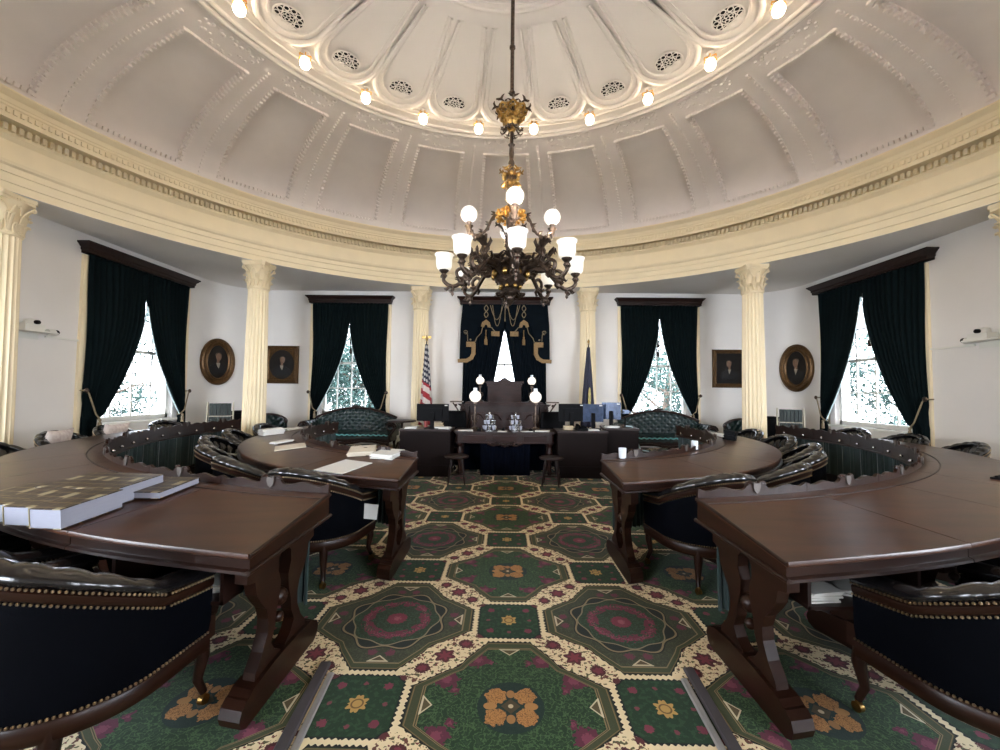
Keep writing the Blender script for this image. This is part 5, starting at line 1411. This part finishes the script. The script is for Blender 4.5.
# lower tier: eight tulip shades
for i in range(8):
    a = -PI/2+ROT+i*PI/4; mb = MB(); R = .645
    pr = spl([(.08, 1.10), (.18, 1.18), (.27, 1.22), (.35, 1.20), (.42, 1.13), (.48, 1.06), (.54, 1.02), (.60, 1.03), (R, 1.07), (R, 1.11)])
    P_ = arm_pts(pr, a); mb.tube(P_, [.026*(1-.35*j/len(P_)) for j in range(len(P_))], 7)
    # big scroll rising from the arm, and leaves along it
    pr2 = spl([(.24, 1.20), (.33, 1.20), (.38, 1.26), (.375, 1.33), (.34, 1.35), (.32, 1.32), (.34, 1.30)])
    P2 = arm_pts(pr2, a); mb.tube(P2, [.028*(1-.5*j/len(P2)) for j in range(len(P2))], 6)
    for q in range(5):
        b_ = a+(q-2)*.5; c2 = (.375*cos(a), .375*sin(a), H+1.33)
        mb.tube([c2, (c2[0]+.03*cos(b_), c2[1]+.03*sin(b_), c2[2]+.05), (c2[0]+.075*cos(b_), c2[1]+.075*sin(b_), c2[2]+.075), (c2[0]+.085*cos(b_), c2[1]+.085*sin(b_), c2[2]+.045)], [.016, .022, .016, .003], 5)
    pr3 = spl([(.40, 1.16), (.46, 1.20), (.52, 1.17), (.51, 1.11), (.47, 1.10)])
    mb.tube(arm_pts(pr3, a), .018, 6)
    for (v, s, dz) in ((.12, .05, 1), (.25, .055, 1), (.38, .05, 1), (.5, .05, -1), (.6, .045, 1), (.7, .045, -1), (.8, .04, -1), (.9, .035, 1)):
        r, z = pr[int(v*(len(pr)-1))]; p = Vector((r*cos(a), r*sin(a), H+z)); o = Vector((cos(a), sin(a), 0))
        for sg in (-1, 1):
            td = Vector((-sin(a), cos(a), 0))*sg
            mb.tube([tuple(p), tuple(p+td*s*.5+Vector((0, 0, dz*s*.6))), tuple(p+td*s*.7+o*s*.5+Vector((0, 0, dz*s*1.2))), tuple(p+td*s*.5+o*s*1.0+Vector((0, 0, dz*s*1.0)))], [s*.26, s*.32, s*.22, .003], 5)
    for (v, s) in ((.3, .03), (.75, .03)):
        r, z = pr2[int(v*(len(pr2)-1))]
        for sg in (-1, 1): mb.tube([(r*cos(a), r*sin(a), H+z), (r*cos(a)-sin(a)*sg*.04, r*sin(a)+cos(a)*sg*.04, H+z+.05), (r*cos(a)-sin(a)*sg*.03, r*sin(a)+cos(a)*sg*.03, H+z+.085)], [.016, .018, .003], 5)
    ex, ey = R*cos(a), R*sin(a)
    mb.lathe([(.014, 0), (.035, .03), (.02, .05), (.045, .075), (.048, .085), (.02, .09)], 10, (ex, ey, H+1.09))
    mb.lathe([(.001, -.11), (.016, -.09), (.010, -.06), (.014, -.03)], 8, (.56*cos(a), .56*sin(a), H+1.03))
    ar = part('lower_arm', mb, M['bronze'], ch, sharp=70)
    mb = MB()
    prof = [(.032, -.005), (.060, .006), (.073, .028), (.077, .07), (.077, .108), (.081, .135), (.092, .152)]
    mb.lathe(prof, 32, (ex, ey, H+1.175), cap=False, mod=lambda q, z: 1+(.035*sin(q*10) if z > .13 else 0))
    part('tulip_shade', mb, M['shade'], ar, sharp=70, label='lit etched glass tulip shade')
    mb = MB(); mb.sphere((ex, ey, H+1.245), .030, 10, 8, (1, 1, 1.35)); part('gas_bulb', mb, M['flame'], ar)
mb = MB(); mb2 = MB()
for i in range(16):
    a = i*PI/8+ROT; leafcurl(mb, a, (0, 0, H+(1.12 if i % 2 else 1.20)), .08, 0, .26 if i % 2 else .20, .10, .035)
    leafcurl(mb, a, (0, 0, H+1.0), .05, 0, .15, .07 if i % 2 else -.06, .024)
for i in range(8):
    a = i*PI/4+ROT+.39; mb2.sphere((.17*cos(a), .17*sin(a), H+1.14), .030, 8, 6, (1, 1, 1.3)); mb2.sphere((.10*cos(a), .10*sin(a), H+1.02), .022, 8, 6)
part('leafy_bowl', mb, M['bronze'], ch, sharp=70); part('figured_medallions', mb2, M['brass'], ch, sharp=70)
# suspension cap at the rosette
mb = MB(); mb.lathe([(.02, 5.30), (.10, 5.33), (.16, 5.38), (.20, 5.42)], 20, (0, 0, H)); part('ceiling_cap', mb, M['brass'], ch)

# ------------------------------------------------------------------ books and papers on the desks
def slope_z(x, y, ring):
    P, N, L = rings[ring]; best = None
    for i in range(200):
        p = P(L*i/199); d = (Vector((x, y))-p).length
        if best is None or d < best: best = d
    return topz(best)
TILT = math.atan((ZB-ZF)/.66)
def book(label, loc, rz, w, d, h, group=None):
    """flat lying thick volume: local y is the long side"""
    t = thing('book', label, 'book', loc, 0, group); t.rotation_euler = Euler((TILT*.9, 0, rz), 'XYZ')
    mb = MB(); mb.box(-w/2+.003, w/2-.004, -d/2+.004, d/2-.004, .004, h-.004); part('pages', mb, M['page'], t, smooth=False)
    mb = MB(); mb.box(-w/2, w/2, -d/2, d/2, h-.004, h); mb.box(-w/2, w/2, -d/2, d/2, 0, .004); mb.box(-w/2, -w/2+.003, -d/2, d/2, .004, h-.004); part('cover', mb, M['cover'], t, smooth=False)
    return t
for (x, y, w, d, h, a, lb) in ((-2.155, 2.09, .165, .30, .098, -.06, 'front-row thick gilt-titled volume nearest the aisle, its long white page edge showing'),
    (-2.335, 2.135, .165, .30, .096, -.06, 'second thick gilt-titled volume from the aisle in the front row on the desk'),
    (-2.515, 2.19, .165, .30, .094, -.06, 'third thick gilt-titled volume from the aisle, at the left photo edge'),
    (-2.69, 2.25, .16, .30, .094, -.06, 'fourth thick gilt-titled volume, cut off by the left photo edge'),
    (-2.235, 2.405, .25, .30, .094, -.06, 'right-hand thick dark volume in the back row of the book pile'),
    (-2.50, 2.45, .25, .30, .094, -.06, 'left-hand thick dark volume in the back row of the book pile'),
    (-2.055, 2.50, .19, .30, .040, -.02, 'thin gilt-titled volume lying behind the thick books on the near left desk')):
    z = slope_z(x, y-d/2*.9, (-1, 'o')) ; book(lb, (x, y, (slope_z(x, y, (-1, 'o')))+.006), a, w, d, h, 'gilt-titled volumes on the near left desk')
def on_desk(label, ring, x, y, w, d, h, a, m='paper_cream', cat='papers', name='paper_stack'):
    z = slope_z(x, y, ring)+.005
    P, N, L = rings[ring]; s = min(range(200), key=lambda i: (Vector((x, y))-P(L*i/199)).length)*L/199; n = N(s)
    # tilt with the sloping top
    up_ = Vector((n.x*sin(TILT), n.y*sin(TILT), cos(TILT))); xa = Vector((cos(a), sin(a), 0)); xa = (xa-up_*xa.dot(up_)).normalized(); ya = up_.cross(xa)
    R_ = Matrix((xa, ya, up_)).transposed().to_euler()
    o = sheaf(label, (x, y, z), w, d, h, tuple(R_), m, cat, None, name); return o
on_desk('thick stack of cream papers on the left inner desk near the gallery board', (-1, 'i'), -1.38, 4.02, .24, .30, .045, .3)
on_desk('curled white booklet lying right of the thick stack on the left inner desk', (-1, 'i'), -1.09, 3.86, .22, .24, .038, -.25, 'paper', 'booklet', 'booklet')
on_desk('flat cream sheets in front of the thick stack on the left inner desk', (-1, 'i'), -1.34, 3.47, .30, .36, .006, -.35, 'paper')
on_desk('cream papers on the left inner desk at its second section', (-1, 'i'), -2.32, 4.46, .30, .30, .010, .5)
on_desk('small cream booklet behind the papers on the left inner desk', (-1, 'i'), -2.62, 4.85, .20, .16, .02, .9, 'paper')
on_desk('grey white bundle of papers at the far end of the left inner desk', (-1, 'i'), -3.35, 5.9, .26, .30, .08, .8, 'paper')
on_desk('loose papers at the far bend of the left inner desk', (-1, 'i'), -3.42, 6.5, .26, .30, .03, 1.1, 'paper')
on_desk('white papers at the far end of the right inner desk', (1, 'i'), 3.25, 6.15, .22, .26, .03, -.9, 'paper')
on_desk('black leather case standing at the far end of the right inner desk', (1, 'i'), 3.08, 5.6, .14, .10, .13, -.8, 'black', 'case', 'leather_case')
# tumblers / small things along the right gallery
for (x, y, rg, lb) in ((1.12, 3.86, (1, 'i'), 'clear glass tumbler at the aisle end of the right inner desk'), (2.1, 4.52, (1, 'i'), 'clear glass tumbler further along the right inner desk')):
    mb = MB(); mb.lathe([(.022, 0), (.034, .012), (.036, .10), (.033, .10), (.030, .02), (.001, .014)], 16); o = part('tumbler', mb, M['glass_item'], None, loc=(x, y, slope_z(x, y, rg)+.003)); tag(o, lb, 'glass')
# cable on the right outer desk
t = thing('microphone', 'small black desk microphone lying on the right outer desk at its bend', 'microphone', (3.95, 3.30, ZB-.03), .4)
mb = MB(); mb.box(-.09, .09, -.03, .03, 0, .014); mb.tube([(-.08, 0, .02), (.10, 0, .022)], .011, 8); part('microphone_body', mb, M['black'], t, smooth=False)

# leaflets on the shelves below the desk ends
for (x, y, z, a, w, d, lb) in ((1.52, 1.95, .60, .1, .22, .16, 'white folded papers tucked under the near right desk'), (-.98, 3.45, .50, .1, .18, .02, 'white sheet hanging below the left inner desk end')):
    pass
mb = MB(); mb.box(0, .13, -.002, .002, -.06, .06); tag(part('hanging_sheet', mb, M['paper'], None, loc=(-1.13, 3.30, .49), rot=(0, .12, .1)), 'white card hanging under the left inner desk behind its aisle end', 'card')
def under_shelf(side, x, y):
    dk = FIRST[side]; mb = MB(); mb.box(x-.26, x+.26, y-.20, y+.20, .47, .486)
    for sx in (-.25, .25): mb.box(x+sx-.008, x+sx+.008, y-.20, y+.20, .47, .69)
    part('under_shelf', mb, M['wood_dark'], dk, world=True, smooth=False)
under_shelf(1, 1.66, 2.12); under_shelf(-1, -1.52, 2.08)
for i, (x, y, a, w, d, h, lb) in enumerate(((1.50, 2.02, .1, .16, .14, .05, 'white folded papers on the shelf under the near right desk, left bundle'), (1.74, 2.08, -.3, .20, .16, .03, 'white papers on the shelf under the near right desk, right bundle'))):
    sheaf(lb, (x, y, .487), w, d, h, a)
sheaf('white papers on the shelf under the near left desk', (-1.42, 2.03, .487), .22, .16, .03, .2)

# floor cable covers beside the near desks
for (p0, p1, sd) in (((-.93, 2.22), (-.84, 1.2), 'left'), ((.99, 2.22), (.93, 1.2), 'right')):
    sg = -1 if sd == 'left' else 1
    d = Vector(p1)-Vector(p0); L = d.length; t = thing('cable_cover', f'grey and black floor cable cover strip beside the near {sd} desk', 'cable cover', (p0[0], p0[1], 0), math.atan2(d.y, d.x))
    mb = MB(); mb.prism([(-.030, 0), (-.022, .012), (.022, .012), (.030, 0)], lambda a, b_, q: (q, a, b_), 0, L); part('rubber_channel', mb, M['grey'], t, smooth=False)
    mb = MB(); off = .036*(1 if sd == 'left' else -1); mb.prism([(off-.018+(.018 if sd=='left' else -.018)-0*.0, 0), (off-.012+(.018 if sd=='left' else -.018), .007), (off+.012+(.018 if sd=='left' else -.018), .007), (off+.018+(.018 if sd=='left' else -.018), 0)], lambda a, b_, q: (q, a, b_), .08, L); part('metal_edge', mb, M['alu'], t, smooth=False)

# ------------------------------------------------------------------ outdoors
mb = MB(); mb.box(-60, 60, -40, 80, -4.6, -4.5); struct('ground', mb, M['lawn'], smooth=False)
def tree(label, loc, R, h, seed, n=20000, ls=.15):
    rnd = random.Random(seed); t = thing('leafy_tree', label, 'tree', loc)
    mb = MB(); mb.tube([(0, 0, 0), (.1, 0, h*.3), (-.1, .1, h*.55), (.1, 0, h*.85)], [.35, .28, .2, .08], 10)
    for i in range(9):
        a = rnd.uniform(0, 2*PI); z = rnd.uniform(.3, .75)*h; L = R*rnd.uniform(.6, .9)
        mb.tube([(0, 0, z), (L*.5*cos(a), L*.5*sin(a), z+L*.25), (L*cos(a), L*sin(a), z+L*.5)], [.12, .07, .02], 6)
    part('trunk', mb, M['trunk'], t)
    mb = MB()
    cl = [(rnd.uniform(-1, 1)*R*.7, rnd.uniform(-1, 1)*R*.7, h*rnd.uniform(.35, 1.0), R*rnd.uniform(.25, .45)) for _ in range(26)]
    for i in range(n):
        cx, cy, cz, cr = cl[i % len(cl)]
        a = rnd.uniform(0, 2*PI); b_ = math.asin(rnd.uniform(-1, 1)); r = cr*rnd.uniform(.6, 1.05)
        p = Vector((cx+r*cos(a)*cos(b_), cy+r*sin(a)*cos(b_), cz+r*sin(b_)))
        e = Euler((rnd.uniform(-.9, .9), rnd.uniform(-.9, .9), rnd.uniform(0, 6.28))).to_matrix()
        s = ls*rnd.uniform(.5, 1.1)
        q = [Vector((0, -s*.5, 0)), Vector((s*.3, -s*.1, .03)), Vector((s*.22, s*.3, 0)), Vector((0, s*.6, -.04)), Vector((-s*.22, s*.3, 0)), Vector((-s*.3, -s*.1, .03))]
        mb.add([tuple(p+e @ v) for v in q], [(0, 1, 2, 3), (0, 3, 4, 5)])
    part('foliage', mb, M['leaf'], t, smooth=False)
for (x, y, R, h, sd, lb) in ((-6.6, 20.5, 3.6, 9.0, 1, 'leafy green tree seen through the window behind the left sofa'), (8.4, 21, 3.8, 8.6, 2, 'leafy green tree seen through the window behind the right sofa'),
     (-16.5, 14.5, 3.4, 8.2, 3, 'leafy green tree seen through the left side window'), (17.5, 17, 3.4, 8.6, 4, 'leafy green tree seen through the right side window'), (.5, 30, 3.2, 6.0, 5, 'leafy green tree seen low in the centre window')):
    tree(lb, (x, y, -4.5), R, h, sd)

w = bpy.data.worlds.new('World'); bpy.context.scene.world = w; w.use_nodes = True; nt = w.node_tree
bg = nt.nodes['Background']
tc = node(nt, 'ShaderNodeTexCoord'); sp = node(nt, 'ShaderNodeSeparateXYZ'); nt.links.new(tc.outputs['Generated'], sp.inputs[0])
rp = node(nt, 'ShaderNodeValToRGB'); nt.links.new(sp.outputs[2], rp.inputs[0])
rp.color_ramp.elements[0].color = (.90, .93, .97, 1); rp.color_ramp.elements[1].color = (.78, .86, 1, 1)
nt.links.new(rp.outputs[0], bg.inputs[0]); V.nt = nt; side_ = V(sp.outputs[1]); mul = vclamp(side_*-4.5+4.5, 2.6, 9.0); nt.links.new(mul.k, bg.inputs[1])

def portal(x, y, z, rz, sx, sz):
    l = bpy.data.lights.new('window_portal', 'AREA'); l.shape = 'RECTANGLE'; l.size = sx; l.size_y = sz
    o = bpy.data.objects.new('window_portal', l); C.objects.link(o); o.location = (x, y, z); o.rotation_euler = (PI/2, 0, rz+PI)
    l.cycles.is_portal = True
zc = (WZ0+WZ1)/2; hh = WZ1-WZ0
for c in wins_front: portal(c, FY+.2, zc, PI, 2*WO, hh) if False else portal(c, FY+.2, zc, 0, 2*WO, hh)
for s in (-1, 1):
    portal(s*(SX+.2), LW if s < 0 else 8.42, zc, -s*PI/2, 2*WO*1.15, hh); portal(s*(SX+.2), -.4, zc, -s*PI/2, 3.0, hh); portal(s*4.4, RY-.2, zc, PI, 2.6, hh)

# ------------------------------------------------------------------ camera
cam = bpy.data.cameras.new('Camera'); co = bpy.data.objects.new('Camera', cam); C.objects.link(co)
cam.sensor_width = 36; cam.lens = 408/1000*36; cam.clip_start = .02; cam.clip_end = 300
pit, yaw, rol = math.radians(2.39), math.radians(.52), math.radians(.6)
co.matrix_world = Matrix.Translation((0, 0, H)) @ Matrix.Rotation(yaw, 4, 'Z') @ Matrix.Rotation(PI/2+pit, 4, 'X') @ Matrix.Rotation(rol, 4, 'Z')
sc = bpy.context.scene; sc.camera = co
sc.view_settings.view_transform = 'Standard'; sc.view_settings.look = 'None'; sc.view_settings.gamma = 1; sc.view_settings.use_curve_mapping = False
sc.view_settings.exposure = 2.42
cy = sc.cycles; cy.use_denoising = True; cy.max_bounces = 8; cy.diffuse_bounces = 5; cy.glossy_bounces = 4; cy.transparent_max_bounces = 12; cy.transmission_bounces = 4
cy.sample_clamp_indirect = 6; cy.caustics_reflective = False; cy.caustics_refractive = False
